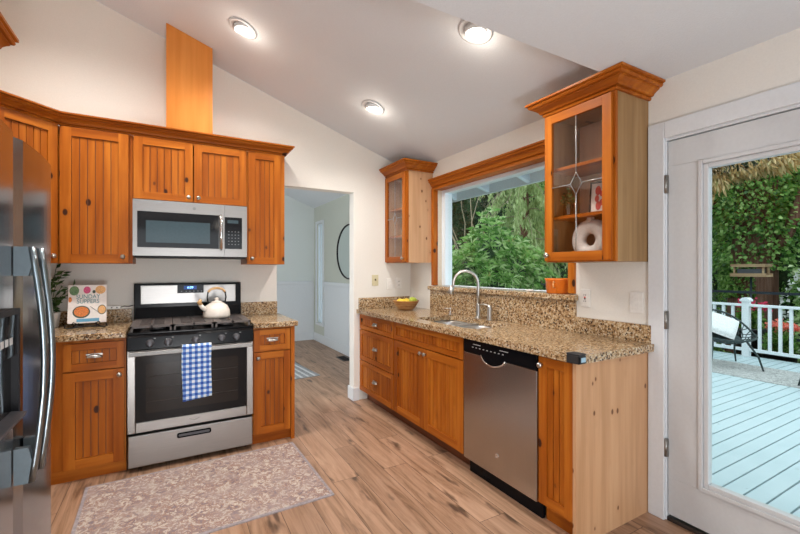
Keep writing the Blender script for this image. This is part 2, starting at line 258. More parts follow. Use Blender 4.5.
# ------------------------------------------------------------------ mesh helpers
class MB:
    def __init__(s, off=(0, 0, 0)): s.v = []; s.f = []; s.m = []; s.sm = []; s.off = Vector(off); s.T = None
    def add(s, vs, fs, mi=0, smooth=False):
        o = len(s.v)
        for p in vs:
            p = Vector(p)
            if s.T is not None: p = s.T @ p
            s.v.append(p - s.off)
        for f in fs: s.f.append(tuple(i+o for i in f)); s.m.append(mi); s.sm.append(smooth)
        return s
    def box(s, x0, x1, y0, y1, z0, z1, mi=0):
        if x0 > x1: x0, x1 = x1, x0
        if y0 > y1: y0, y1 = y1, y0
        if z0 > z1: z0, z1 = z1, z0
        return s.add([(x0, y0, z0), (x1, y0, z0), (x1, y1, z0), (x0, y1, z0), (x0, y0, z1), (x1, y0, z1), (x1, y1, z1), (x0, y1, z1)],
                     [(0, 3, 2, 1), (4, 5, 6, 7), (0, 1, 5, 4), (1, 2, 6, 5), (2, 3, 7, 6), (3, 0, 4, 7)], mi)
    def prism(s, poly, a, b, axis='z', mi=0, smooth=False):
        # poly: 2D loop; axis: extrusion axis.  x:(y,z) y:(x,z) z:(x,y)
        def P(p, t): return {'x': (t, p[0], p[1]), 'y': (p[0], t, p[1]), 'z': (p[0], p[1], t)}[axis]
        n = len(poly); vs = [P(p, a) for p in poly]+[P(p, b) for p in poly]
        fs = [tuple(range(n-1, -1, -1)), tuple(range(n, 2*n))]+[(i, (i+1) % n, n+(i+1) % n, n+i) for i in range(n)]
        return s.add(vs, fs, mi, smooth)
    def frame(s, x0, x1, z0, z1, w, y0, y1, mi=0, wb=None):
        wb = wb or w
        s.box(x0, x0+w, y0, y1, z0, z1, mi); s.box(x1-w, x1, y0, y1, z0, z1, mi)
        s.box(x0+w, x1-w, y0, y1, z0, z0+wb, mi); s.box(x0+w, x1-w, y0, y1, z1-w, z1, mi); return s
    def lathe(s, prof, c=(0, 0, 0), n=32, mi=0, axis='z', smooth=True, sx=1, sy=1):
        vs = []; fs = []; c = Vector(c)
        for r, h in prof:
            for k in range(n):
                a = 2*PI*k/n; p = (r*math.cos(a)*sx, r*math.sin(a)*sy, h)
                if axis == 'x': p = (p[2], p[0], p[1])
                if axis == 'y': p = (p[0], p[2], p[1])
                vs.append(c+Vector(p))
        m = len(prof)
        for i in range(m-1):
            for k in range(n): fs.append((i*n+k, i*n+(k+1) % n, (i+1)*n+(k+1) % n, (i+1)*n+k))
        k0 = len(s.sm)+len(fs)
        if prof[0][0] > 1e-5: fs.append(tuple(range(n-1, -1, -1)))
        if prof[-1][0] > 1e-5: fs.append(tuple(range((m-1)*n, m*n)))
        s.add(vs, fs, mi, smooth)
        for i in range(k0, len(s.sm)): s.sm[i] = False
        return s
    def tube(s, pts, r, n=10, mi=0, closed=False, cap=True, flat=1.0):
        pts = [Vector(p) for p in pts]; rs = r if isinstance(r, (list, tuple)) else [r]*len(pts)
        vs = []; fs = []; N_ = len(pts); up = None
        for i, p in enumerate(pts):
            a = pts[(i-1) % N_] if (closed or i > 0) else p; b = pts[(i+1) % N_] if (closed or i < N_-1) else p
            t = (b-a).normalized()
            if up is None: up = Vector((0, 0, 1)) if abs(t.z) < .9 else Vector((1, 0, 0))
            u = t.cross(up)
            if u.length < 1e-4: u = t.cross(Vector((0, 1, 0)))
            u.normalize(); w_ = u.cross(t).normalized(); up = w_
            for k in range(n):
                an = 2*PI*k/n; vs.append(p+u*math.cos(an)*rs[i]+w_*math.sin(an)*rs[i]*flat)
        for i in range(N_ if closed else N_-1):
            j = (i+1) % N_
            for k in range(n): fs.append((i*n+k, j*n+k, j*n+(k+1) % n, i*n+(k+1) % n))
        if cap and not closed: fs.append(tuple(range(n))); fs.append(tuple(range((N_-1)*n+n-1, (N_-1)*n-1, -1)))
        return s.add(vs, fs, mi, True)
    def sphere(s, c, r, n=16, mi=0, sc3=(1, 1, 1)):
        prof = [(max(1e-6, math.sin(PI*i/n))*1.0, -math.cos(PI*i/n)) for i in range(n+1)]
        vs = []; fs = []
        for a, h in prof:
            for k in range(n): vs.append(Vector(c)+Vector((a*math.cos(2*PI*k/n)*r*sc3[0], a*math.sin(2*PI*k/n)*r*sc3[1], h*r*sc3[2])))
        for i in range(n):
            for k in range(n): fs.append((i*n+k, i*n+(k+1) % n, (i+1)*n+(k+1) % n, (i+1)*n+k))
        return s.add(vs, fs, mi, True)
    def build(s, name, mats, parent=None, bevel=0, **props):
        me = bpy.data.meshes.new(name); me.from_pydata([tuple(v) for v in s.v], [], s.f)
        for m in (mats if isinstance(mats, (list, tuple)) else [mats]): me.materials.append(M[m] if isinstance(m, str) else m)
        me.polygons.foreach_set('material_index', s.m); me.polygons.foreach_set('use_smooth', s.sm); me.update()
        bm = bmesh.new(); bm.from_mesh(me); bmesh.ops.recalc_face_normals(bm, faces=bm.faces); bm.to_mesh(me); bm.free()
        o = bpy.data.objects.new(name, me); COL.objects.link(o)
        if parent: o.parent = parent
        if bevel:
            b = o.modifiers.new('bevel', 'BEVEL'); b.width = bevel; b.segments = 2; b.limit_method = 'ANGLE'; b.angle_limit = math.radians(40)
        for k, v in props.items(): o[k] = v
        return o
def thing(name, label, cat, loc=(0, 0, 0), rotz=0, group=None):
    o = bpy.data.objects.new(name, None); COL.objects.link(o); o.location = loc; o.rotation_euler = (0, 0, rotz)
    o['label'] = label; o['category'] = cat
    if group: o['group'] = group
    return o
def tag(o, label, cat, group=None, kind=None):
    o['label'] = label; o['category'] = cat
    if group: o['group'] = group
    if kind: o['kind'] = kind
    return o
def struct(o): o['kind'] = 'structure'; return o
def text_mesh(body, size, name, mat, parent, mtx, extrude=.0006, align='CENTER'):
    cu = bpy.data.curves.new(name, 'FONT'); cu.body = body; cu.size = size; cu.extrude = extrude; cu.align_x = align; cu.align_y = 'CENTER'
    tmp = bpy.data.objects.new(name+'_tmp', cu); COL.objects.link(tmp)
    dg = bpy.context.evaluated_depsgraph_get(); me = bpy.data.meshes.new_from_object(tmp.evaluated_get(dg)); bpy.data.objects.remove(tmp)
    me.transform(mtx); me.materials.clear(); me.materials.append(M[mat]); o = bpy.data.objects.new(name, me); COL.objects.link(o)
    if parent: o.parent = parent
    return o
FRONT = Matrix.Rotation(PI/2, 4, 'X')       # text upright, facing -Y

# ------------------------------------------------------------------ setting
XR, YB, XL = 2.33, 3.86, -1.26
def vz(x): return 3.243-.348*x
T = .14
struct(MB().box(-4.2, 2.47, -4.4, 7.8, -.06, 0).build('floor', 'floor'))
# vaulted kitchen ceiling and flat ceiling over the room behind
struct(MB().prism([(XL-.3, vz(XL-.3)), (XR+.14, vz(XR+.14)), (XR+.14, vz(XR+.14)+.1), (XL-.3, vz(XL-.3)+.1)], 1.32, YB+.001, 'y').build('ceiling', 'ceil'))
struct(MB().box(-4.2, XR+.14, -4.4, 1.32, 2.376, 2.47).prism([(-4.2, 2.47), (XR+.14, 2.47), (XR+.14, 2.474), (XL-.3, vz(XL-.3)+.1), (-4.2, vz(XL-.3)+.1)], 1.22, 1.3199, 'y').build('ceiling_flat', 'ceil'))
# back wall with the doorway
bw = MB()
bw.prism([(XL-.3, 0), (.873, 0), (.873, 2.14), (1.65, 2.14), (1.65, 0), (XR+.14, 0), (XR+.14, vz(XR+.14)), (XL-.3, vz(XL-.3))], YB, YB+.12, 'y')
struct(bw.build('wall_back', 'wall', bevel=.004))
# right wall with the window and the patio door openings
WY0, WY1, WZ0, WZ1 = 1.79, 3.385, 1.14, 2.16
DY0, DY1, DZ1 = .25, 1.215, 2.075
rw = MB()
x0, x1 = XR, XR+T
rw.box(x0, x1, WY1, 3.98, -.15, 2.56); rw.box(x0, x1, WY0, WY1, -.15, WZ0); rw.box(x0, x1, WY0, WY1, WZ1, 2.56)
rw.box(x0, x1, DY1, WY0, -.15, 2.56); rw.box(x0, x1, DY0, DY1, DZ1, 2.56); rw.box(x0, x1, -4.4, DY0, -.15, 2.56)
struct(rw.build('wall_right', 'wall'))
struct(MB().box(XL-.3, XL, .9, YB, 0, 3.78).box(-4.2, XL-.3, .9, 1.02, 0, 2.376).build('wall_left', 'wall'))
lw = MB(); lw.box(-4.2, -4.06, -4.4, -3.3, 0, 2.376).box(-4.2, -4.06, -.1, .9, 0, 2.376).box(-4.2, -4.06, -3.3, -.1, 0, .3).box(-4.2, -4.06, -3.3, -.1, 2.3, 2.376)
struct(lw.build('wall_far_left', 'wall'))
rr = MB(); rr.box(-4.2, -2.6, -4.4, -4.28, 0, 2.376).box(1.8, XR, -4.4, -4.28, 0, 2.376).box(-2.6, 1.8, -4.4, -4.28, 0, .3).box(-2.6, 1.8, -4.4, -4.28, 2.3, 2.376)
struct(rr.build('wall_rear', 'wall'))
# hall beyond the doorway
HX, HY = 2.434, 7.632
SY0, SY1, SZ0, SZ1 = 7.10, 7.45, .36, 2.20
struct(MB().box(-1.3, 2.56, HY, HY+.12, 0, 3.9).build('wall_hall_back', 'hallwall'))
struct(MB().box(HX, HX+.12, 3.98, SY0, 0, 2.7).box(HX, HX+.12, SY1, HY, 0, 2.7).box(HX, HX+.12, SY0, SY1, 0, SZ0).box(HX, HX+.12, SY0, SY1, SZ1, 2.7).build('wall_hall_right', 'hallwall2'))
struct(MB().box(-1.42, -1.3, 3.98, 4.15, 0, 3.9).box(-1.42, -1.3, 5.35, HY, 0, 3.9).box(-1.42, -1.3, 4.15, 5.35, 0, .15).box(-1.42, -1.3, 4.15, 5.35, 2.4, 3.9).build('wall_hall_left', 'hallwall'))
hz = lambda x: 2.53+.38*(HX-x)
struct(MB().prism([(-1.42, hz(-1.42)), (2.56, hz(2.56)), (2.56, hz(2.56)+.1), (-1.42, hz(-1.42)+.1)], 3.98, HY+.12, 'y').build('ceiling_hall', 'ceil'))
# white wainscot below the chair rail, rails and baseboards of the hall
struct(MB().box(-1.3, HX-.012, HY-.010, HY, .13, 1.08).box(HX-.010, HX, 3.98, 7.02, .13, 1.08).build('trim_wainscot', 'white'))
struct(MB().box(-1.3, HX-.03, HY-.028, HY-.010, 1.07, 1.13).box(HX-.028, HX-.010, 3.99, 7.02, 1.07, 1.13).build('trim_chair_rail', 'white', bevel=.005))
struct(MB().box(-1.3, HX-.02, HY-.02, HY-.010, 0, .15).box(HX-.022, HX-.010, 3.99, HY-.02, 0, .15).build('baseboard_hall', 'white', bevel=.004))
struct(MB().box(1.65, 1.706, YB-.014, YB, 0, .13).box(1.636, 1.65, YB-.014, YB+.134, 0, .13).box(1.65, XR, YB+.12, YB+.134, 0, .13).build('baseboard_back', 'white', bevel=.004))
struct(MB().box(XR-.014, XR, -4.2, .1, 0, .13).build('baseboard_right', 'white', bevel=.004))

# window_1: kitchen window over the sink
wn = struct(MB().box(XR+.03, XR+T-.0, WY1-.012, WY1, WZ0, WZ1).box(XR+.03, XR+T, WY0, WY0+.012, WZ0, WZ1).box(XR+.03, XR+T, WY0+.012, WY1-.012, WZ1-.012, WZ1, 1).box(XR-.02, XR+.03, WY0-.003, WY1+.003, WZ1-.012, WZ1+.004, 1).build('window_1', ['jamb', 'pine_y']))
WB = 1.185
MB().box(XR+.075, XR+.165, WY1-.07, WY1-.012, WB, WZ1-.012).box(XR+.075, XR+.165, WY0+.012, WY0+.05, WB, WZ1-.012).box(XR+.075, XR+.165, WY0+.05, WY1-.07, WZ1-.045, WZ1-.012).box(XR+.095, XR+.165, WY0+.05, WY1-.07, WB, WB+.006).build('window_frame', 'vinyl', wn, bevel=.004)
MB().box(XR+.115, XR+.121, WY0+.05, WY1-.07, WB+.006, WZ1-.045).build('window_pane', 'glass', wn)
wc = MB(); wc.box(XR-.022, XR, 3.385, 3.418, 1.19, 2.165).box(XR-.022, XR, 1.75, 1.79, 1.19, 2.165)
wc.box(XR-.022, XR+.03, 3.375, 3.389, 1.19, 2.165).box(XR-.022, XR+.03, 1.785, 1.797, 1.19, 2.165)
wc.build('window_casing', 'pine', wn, bevel=.002)
def crown_poly(h, p):   # (out, z) profile, wall side at out=0
    return [(0, 0), (p*.14, 0), (p*.20, h*.10), (p*.14, h*.20), (p*.30, h*.22), (p*.36, h*.34), (p*.50, h*.46), (p*.66, h*.56), (p*.66, h*.62), (p*.80, h*.64), (p*.88, h*.74), (p*.84, h*.84), (p, h*.87), (p, h), (0, h)]
hd = MB(); hd.prism([(XR-.0-o*1.0, 2.163+z) for o, z in crown_poly(.092, .062)], 1.737, 3.464, 'y'); hd.build('window_head_trim', 'pine_y', wn)

# door_1: white patio door in the right wall
db = MB(); db.box(XR+.005, XR+.05, .29, 1.186, .035, .235); db.box(XR+.005, XR+.05, .29, 1.186, 1.90, 2.036); db.box(XR+.005, XR+.05, 1.04, 1.186, .235, 1.90); db.box(XR+.005, XR+.05, .29, .44, .235, 1.90)
d1 = struct(db.build('door_1', 'doorpaint', bevel=.002))
lf = MB()
def yframe(mb, y0, y1, z0, z1, w, xa, xb, mi=0):
    mb.box(xa, xb, y0, y0+w, z0, z1, mi).box(xa, xb, y1-w, y1, z0, z1, mi).box(xa, xb, y0+w, y1-w, z0, z0+w, mi).box(xa, xb, y0+w, y1-w, z1-w, z1, mi)
yframe(lf, .44, 1.04, .235, 1.90, .020, XR-.006, XR+.056); yframe(lf, .46, 1.02, .255, 1.88, .022, XR+.004, XR+.046)
lf.build('glazing_frame', 'doorpaint', d1, bevel=.003)
MB().box(XR+.024, XR+.030, .482, .998, .277, 1.858).build('door_pane', 'glass', d1)
for z in (1.76, 1.03, .345):
    h = MB(); h.box(XR-.010, XR+.004, 1.181, 1.195, z, z+.095).lathe([(.008, 0), (.008, .095)], (XR-.010, 1.190, z), 12); h.build('hinge', 'brass', d1)
MB().lathe([(.03, 0), (.03, .006), (.012, .01), (.012, .035), (.026, .045), (.03, .06), (.022, .07), (0, .072)], (XR+.005, .36, 1.0), 20, axis='x').build('door_knob', 'nickel', d1)
bpy.data.objects['door_knob'].scale = (-1, 1, 1); bpy.data.objects['door_knob'].location = (2*(XR+.005), 0, 0)
dc = MB(); dc.box(XR-.018, XR, 1.195, 1.28, 0, 2.145).box(XR-.018, XR, .2855, 1.1945, 2.055, 2.145).box(XR-.018, XR, .20, .285, 0, 2.145)
dc.box(XR+.0002, XR+.10, 1.190, 1.2148, 0, 2.0415).box(XR+.0002, XR+.10, .2502, .286, 0, 2.0415).box(XR+.0002, XR+.10, .2502, 1.2148, 2.042, 2.0748)
struct(dc.build('trim_door_casing', 'white', bevel=.004))
struct(MB().box(XR, XR+.14, .286, 1.19, 0, .022).build('trim_threshold', 'ventmetal', bevel=.004))

# ------------------------------------------------------------------ cabinets (local frame: x width, -y front, z up)
def shaker(w, h, t=.02, fr=.055, bead=True, board=.042, gap=.005):
    """door / drawer front, lower-left at origin, face at y=-t"""
    m = MB()
    m.box(0, fr, -t, 0, 0, h, 0); m.box(w-fr, w, -t, 0, 0, h, 0)
    m.box(fr, w-fr, -t, 0, 0, fr, 1); m.box(fr, w-fr, -t, 0, h-fr, h, 1)
    m.box(fr, w-fr, -t+.016, -.001, fr, h-fr, 2)
    iw = w-2*fr; n = max(1, round(iw/board)); bw_ = iw/n
    for i in range(n):
        a, b = fr+i*bw_+gap/2, fr+(i+1)*bw_-gap/2
        m.box(a, b, -t+.0095, -t+.0155, fr+.0015, h-fr-.0035, 0)
    return m
DM = ['pine', 'pine_x', 'groove']
def knob(parent, x, z, y=-.02, r=.0155):
    m = MB(); m.lathe([(.007, 0), (.006, -.012), (r, -.018), (r*1.02, -.024), (r*.7, -.030), (0, -.032)], (0, 0, 0), 20, axis='y')
    o = m.build('knob', 'nickel', parent); o.location = (x, y, z); return o
def cup_pull(parent, x, z, y=-.02, w=.088):
    m = MB(); n = 14; rows = 7; vs = []; fs = []
    for j in range(rows+1):
        b = PI/2*j/rows
        for i in range(n+1):
            a = PI*i/n
            r = w/2
            vs.append((-math.cos(a)*r*(math.cos(b)*.25+.75 if 1 else 1), -math.sin(a)*.024*math.cos(b)-.002, math.sin(b)*.020*(.4+.6*math.sin(a)) + (-.006)))
    for j in range(rows):
        for i in range(n): fs.append((j*(n+1)+i, j*(n+1)+i+1, (j+1)*(n+1)+i+1, (j+1)*(n+1)+i))
    m.add(vs, fs, 0, True); m.box(-w/2, w/2, -.003, 0, .006, .017)
    m.tube([(-math.cos(PI*i/n)*w/2, -math.sin(PI*i/n)*.024-.002, -.006) for i in range(n+1)], .0028, 6)
    o = m.build('cup_pull', 'nickel', parent); o.location = (x, y, z); return o
def door(parent, x, z, w, h, kn=None, fr=.055, board=.042):
    d = shaker(w, h, fr=fr, board=board).build('door', DM, parent); d.location = (x, 0, z)
    if kn: knob(d, kn[0], kn[1])
    return d
def drawer(parent, x, z, w, h, fr=.04, pull=True):
    d = shaker(w, h, fr=fr).build('drawer', DM, parent); d.location = (x, 0, z)
    if pull: cup_pull(d, w/2, h/2)
    return d
def carcass(parent, w, d, z0, z1, sidemat='pine', name='body'):
    m = MB(); t = .018
    m.box(0, t, .001, d, z0, z1).box(w-t, w, .001, d, z0, z1).box(t, w-t, .001, d, z0, z0+t).box(t, w-t, .001, d, z1-t, z1).box(t, w-t, d-.008, d, z0+t, z1-t)
    m.box(t, t+.022, .001, .02, z0+t, z1-t).box(w-t-.022, w-t, .001, .02, z0+t, z1-t)
    return m.build(name, sidemat, parent)

# -- upper cabinets on the back wall
UY, UZ0, UZ1 = 3.53, 1.393, 2.325; UD = YB-UY-.001
c = thing('wall_cabinet', 'amber knotty pine wall cabinet with one tall beadboard door left of the microwave', 'cabinet', (-.648, UY, 0), 0)
carcass(c, .417, UD, UZ0, UZ1); door(c, .008, UZ0+.002, .385, UZ1-UZ0-.006, (.352, .045), fr=.06)
c = thing('wall_cabinet', 'short two-door pine wall cabinet right above the microwave', 'cabinet', (-.229, UY, 0), 0)
carcass(c, .784, UD, 1.862, UZ1); door(c, .006, 1.867, .382, UZ1-1.871, (.352, .035)); door(c, .396, 1.867, .382, UZ1-1.871, (.030, .035))
c = thing('wall_cabinet', 'narrow tall pine wall cabinet between the microwave and the doorway', 'cabinet', (.557, UY, 0), 0)
carcass(c, .306, UD, UZ0, UZ1); door(c, .008, UZ0+.002, .262, UZ1-UZ0-.006, (.028, .045), fr=.055)
# diagonal corner cabinet
dg = .39
c = thing('corner_wall_cabinet', 'diagonal pine corner wall cabinet partly hidden behind the refrigerator', 'cabinet', (-.652-dg*.7071, UY-dg*.7071, 0), PI/4)
m = MB((0, 0, 0)); m.T = Matrix.Rotation(-PI/4, 4, 'Z') @ Matrix.Translation((-(-.652-dg*.7071), -(UY-dg*.7071), 0))
m.prism([(-.652, UY+.001), (-.652, YB-.001), (XL+.001, YB-.001), (XL+.001, UY-dg*.7071+.002), (-.652-dg*.7071, UY-dg*.7071+.002)], UZ0, UZ1, 'z'); m.build('body', 'pine', c)
door(c, .02, UZ0+.002, dg-.04, UZ1-UZ0-.006, (dg-.075, .045), fr=.055, board=.038)
# continuous crown moulding
cm = MB((.0, 3.5, 2.32)); prof = crown_poly(.085, .07)
pathp = [(-1.0-.6, UY-dg*.7071-.05-.0, 0)]
A = Vector((-.652-dg*.7071, UY-dg*.7071)); B = Vector((-.652, UY)); Cc = Vector((.863, UY)); D = Vector((.863, YB-.001))
nrm = {0: Vector((.7071, -.7071)), 1: Vector((0, -1)), 2: Vector((1, 0))}
def miter(n1, n2): h = (n1+n2).normalized(); return h/h.dot(n1)
offs = [(A, nrm[0]), (B, miter(nrm[0], nrm[1])), (Cc, miter(nrm[1], nrm[2])), (D, nrm[2])]
vs = []
for p, n_ in offs:
    for o, z in prof: q = p+n_*o; vs.append((q.x, q.y, 2.326+z*.9))
k = len(prof); fs = [tuple(range(k)), tuple(range(3*k, 4*k))]
for i in range(3):
    for j in range(k): fs.append((i*k+j, i*k+(j+1) % k, (i+1)*k+(j+1) % k, (i+1)*k+j))
cm.add(vs, fs); o = cm.build('crown_moulding', 'pine_x'); o.location = (0, 3.5, 2.32); tag(o, 'continuous pine crown moulding along the tops of the back wall cabinets', 'moulding')
# pine duct cover up to the ceiling
px0, px1, pyf = -.020, .305, 3.60
m = MB((.14, 3.73, 2.33)); m.prism([(px0, 2.327), (px1, 2.327), (px1, vz(px1)-.003), (px0, vz(px0)-.003)], pyf, YB-.001, 'y')
o = m.build('duct_cover', [wood('flat_honey_pine', (.56, .19, .035), (.63, .23, .048), (.69, .27, .065), 'z', knot=.86, kscale=6)]); o.location = (.14, 3.73, 2.33); tag(o, 'tall boxed pine duct cover rising above the cabinets to the sloped ceiling', 'duct cover')
# cabinet above the refrigerator: only its crown corner shows
c = thing('wall_cabinet', 'pine cabinet over the refrigerator, only its crown corner showing at upper left', 'cabinet', (XL+.002, 2.40, 0), PI/2)
# local x runs towards +Y? rot +90: local x -> +Y ; local -y -> +X
c.location = (-.668, 1.325, 0)
carcass(c, 1.085, .60, 1.80, 2.30); door(c, .01, 1.805, .515, .48, (.48, .04)); door(c, .535, 1.805, .515, .48, (.035, .04))
m = MB(); pr = crown_poly(.10, .07)
vs = []
for (p, n_) in [((0.0, 0), (0, -1)), ((1.085, 0), (1, -1)), ((1.085, .60), (1, 0))]:
    for o_, z in pr: vs.append((p[0]+n_[0]*o_, p[1]+n_[1]*o_, 2.30+z))
k = len(pr); fs = [tuple(range(k)), tuple(range(2*k, 3*k))]
for i in range(2):
    for j in range(k): fs.append((i*k+j, i*k+(j+1) % k, (i+1)*k+(j+1) % k, (i+1)*k+j))
m.add(vs, fs).build('crown', 'pine_x', c)

# -- base cabinets, back wall
BY = 3.262; BD = YB-BY-.001; BZ1 = .898
c = thing('base_cabinet', 'pine base cabinet with drawer and knotty door left of the stove', 'cabinet', (-.66, BY, 0), 0)
m = MB(); m.box(0, .41, .001, BD, .082, BZ1).build('body', 'pine', c); MB().box(0, .41, .02, .038, 0, .081).build('toe_kick', 'pine_x', c)
drawer(c, .083, .708, .318, .170, .042); door(c, .083, .085, .318, .612, (.292, .575), fr=.06, board=.038)
MB().box(-.50, -.0, .001, BD, 0, BZ1).build('corner_panel', 'pine', c)
c = thing('base_cabinet', 'narrow pine base cabinet with drawer and door right of the stove', 'cabinet', (.557, BY, 0), 0)
MB().box(0, .313, .001, BD, .082, BZ1).build('body', 'pine', c); MB().box(0, .30, .02, .038, 0, .081).build('toe_kick', 'pine_x', c)
MB().box(.288, .316, -.021, 0, 0, BZ1).build('end_stile', 'pine', c)
drawer(c, .006, .722, .275, .162, .042); door(c, .006, .085, .275, .625, (.028, .585), fr=.052, board=.036)
def slab(name, label, pts, z0=.90, z1=.94, cat='countertop', parts=None, cy=0):
    cx = sum(p[0] for p in pts)/len(pts); cy = sum(p[1] for p in pts)/len(pts)
    t = thing(name, label, cat, (cx, cy, z0)); MB((cx, cy, z0)).prism(pts, z0, z1, 'z').build('slab', 'granite', t, bevel=.006)
    for nm, b_ in (parts or []): MB((cx, cy, z0)).box(*b_).build(nm, 'granite', t, bevel=.002)
    return t
slab('granite_countertop', 'small speckled granite countertop left of the stove', [(XL+.003, 3.215), (-.247, 3.215), (-.247, YB-.001), (XL+.003, YB-.001)], parts=[('backsplash', (XL+.003, -.256, YB-.022, YB-.001, .9405, 1.04))])
slab('granite_countertop', 'small speckled granite countertop between the stove and the doorway', [(.556, 3.215), (.895, 3.215), (.895, YB-.001), (.556, YB-.001)], parts=[('backsplash', (.556, .872, YB-.022, YB-.001, .9405, 1.055))])

# -- right run
RX = 1.732; R90 = -PI/2
def rloc(y, x=RX): return (x, y, 0)
def ry(y0, y1): return y0-y1
c = thing('base_cabinet', 'pine base cabinet with three drawers next to the doorway', 'cabinet', rloc(YB-.002), R90)
w_ = YB-.002-3.124; MB().box(0, w_-.001, .001, .596, .10, BZ1).build('body', 'pine', c); MB().box(0, w_-.001, .07, .085, 0, .099).build('toe_kick', 'groove', c)
drawer(c, .006, .742, w_-.012, .148, .038); drawer(c, .006, .428, w_-.012, .306, .045); drawer(c, .006, .112, w_-.012, .308, .045)
c = thing('base_cabinet', 'pine sink base cabinet with two knotty doors under a false drawer front', 'cabinet', rloc(3.123), R90)
w_ = 3.123-2.149; m = MB(); m.box(0, .018, .001, .596, .10, BZ1).box(w_-.018, w_, .001, .596, .10, BZ1).box(.018, w_-.018, .001, .596, .10, .118).box(.018, w_-.018, .58, .596, .118, BZ1).box(.018, w_-.018, .001, .02, .118, .16).box(.018, w_-.018, .001, .02, .72, BZ1).build('body', 'pine', c)
MB().box(0, w_, .07, .085, 0, .099).build('toe_kick', 'groove', c)
d = shaker(w_-.012, .148, fr=.038).build('false_drawer_front', DM, c); d.location = (.006, 0, .742)
door(c, .006, .112, .478, .622, (.450, .585), fr=.058, board=.050); door(c, .488, .112, .478, .622, (.026, .585), fr=.058, board=.050)
c = thing('base_cabinet', 'narrow pine base cabinet with a single door right of the dishwasher', 'cabinet', rloc(1.519), R90)
w_ = 1.519-1.303; MB().box(0, w_, .001, .596, .10, BZ1).build('body', 'pine', c); MB().box(0, w_, .045, .06, 0, .099).build('toe_kick', 'pine_x', c)
door(c, .004, .112, w_-.006, .776, (.022, .735), fr=.05, board=.036)
o = MB((2.02, 1.292, 0)).box(1.708, XR-.002, 1.283, 1.302, 0, BZ1).build('end_panel', 'pine_side'); o.location = (2.02, 1.292, 0); tag(o, 'pale knotty pine end panel closing the sink counter beside the patio door', 'panel')
# countertop with sink cut-out
SX0, SX1, SY_0, SY_1 = 1.80, 2.19, 2.17, 2.93
t = thing('granite_countertop', 'long speckled granite countertop around the double sink', 'countertop', (2.0, 2.55, .90))
m = MB((2.0, 2.55, .90)); cx0, cx1, cy0, cy1 = 1.678, XR-.001, 1.245, YB-.001
def rrect(x0, x1, y0, y1, r, n=5):
    out = []
    for (cx, cy, a0) in ((x1-r, y1-r, 0), (x0+r, y1-r, PI/2), (x0+r, y0+r, PI), (x1-r, y0+r, 1.5*PI)):
        for i in range(n+1): a = a0+PI/2*i/n; out.append((cx+r*math.cos(a), cy+r*math.sin(a)))
    return out
hole = rrect(SX0, SX1, SY_0, SY_1, .07); nh = len(hole)
bm = bmesh.new(); outer = [(cx0, cy0), (cx1, cy0), (cx1, cy1), (cx0, cy1)]
for lp in (outer, hole):
    vv = [bm.verts.new((x-2.0, y-2.55, .04)) for x, y in lp]
    for i in range(len(vv)): bm.edges.new((vv[i], vv[(i+1) % len(vv)]))
bmesh.ops.triangle_fill(bm, edges=bm.edges[:], use_beauty=True)
ex = bmesh.ops.extrude_face_region(bm, geom=bm.faces[:])
for v_ in ex['geom']:
    if isinstance(v_, bmesh.types.BMVert): v_.co.z -= .04
bmesh.ops.recalc_face_normals(bm, faces=bm.faces); me = bpy.data.meshes.new('slab'); bm.to_mesh(me); bm.free(); me.materials.append(M['granite'])
so = bpy.data.objects.new('slab', me); COL.objects.link(so); so.parent = t
MB((2.0, 2.55, .90)).box(XR-.021, XR-.001, 1.262, 1.744, .9405, 1.04).build('backsplash', 'granite', t, bevel=.002)
MB((2.0, 2.55, .90)).box(1.70, 2.306, YB-.021, YB-.001, .9405, 1.055).build('backsplash', 'granite', t, bevel=.002)
MB((2.0, 2.55, .90)).box(XR-.023, XR-.001, 1.744, 3.44, .9405, 1.144).build('tall_backsplash', 'granite', t, bevel=.002)
o = MB((2.35, 2.5, 1.145)).prism([(XR-.045, 1.728), (XR-.001, 1.728), (XR-.001, 1.80), (XR+.13, 1.80), (XR+.13, 3.378), (XR-.001, 3.378), (XR-.001, 3.455), (XR-.045, 3.455)], 1.145, 1.183, 'z').build('granite_ledge', 'granite', bevel=.006)
o.location = (2.35, 2.5, 1.145); tag(o, 'raised granite sill ledge under the kitchen window', 'window ledge')
# sink
t = thing('double_sink', 'stainless steel double-bowl sink set into the long countertop', 'sink', (2.0, 2.55, .70))
def bowl(y0, y1, x0, x1, zb, name='bowl'):
    m = MB((2.0, 2.55, .70)); loops = [(rrect(x0, x1, y0, y1, .07), .899), (rrect(x0+.004, x1-.004, y0+.004, y1-.004, .068), .88), (rrect(x0+.012, x1-.012, y0+.012, y1-.012, .06), zb+.02), (rrect(x0+.03, x1-.03, y0+.03, y1-.03, .05), zb)]
    n = len(loops[0][0]); vs = [(x, y, z) for lp, z in loops for x, y in lp]; fs = []
    for k in range(3):
        for i in range(n): fs.append((k*n+i, k*n+(i+1) % n, (k+1)*n+(i+1) % n, (k+1)*n+i))
    fs.append(tuple(range(3*n, 4*n))); m.add(vs, fs, 0, True); o = m.build(name, 'sinksteel', t)
    sd = o.modifiers.new('thickness', 'SOLIDIFY'); sd.thickness = .002
    MB((2.0, 2.55, .70)).lathe([(.04, 0), (.042, .003), (.03, .004), (.028, .001)], ((x0+x1)/2, (y0+y1)/2, zb+.001), 20).build('drain', 'chrome', o)
MB((2.0, 2.55, .70)).box(SX0+.02, SX1-.004, 2.546, 2.559, .86, .915).build('divider', 'sinksteel', t, bevel=.004)
bowl(2.56, SY_1+.006, SX0-.006, SX1+.006, .72); bowl(SY_0-.006, 2.545, SX0+.02, SX1+.006, .76)
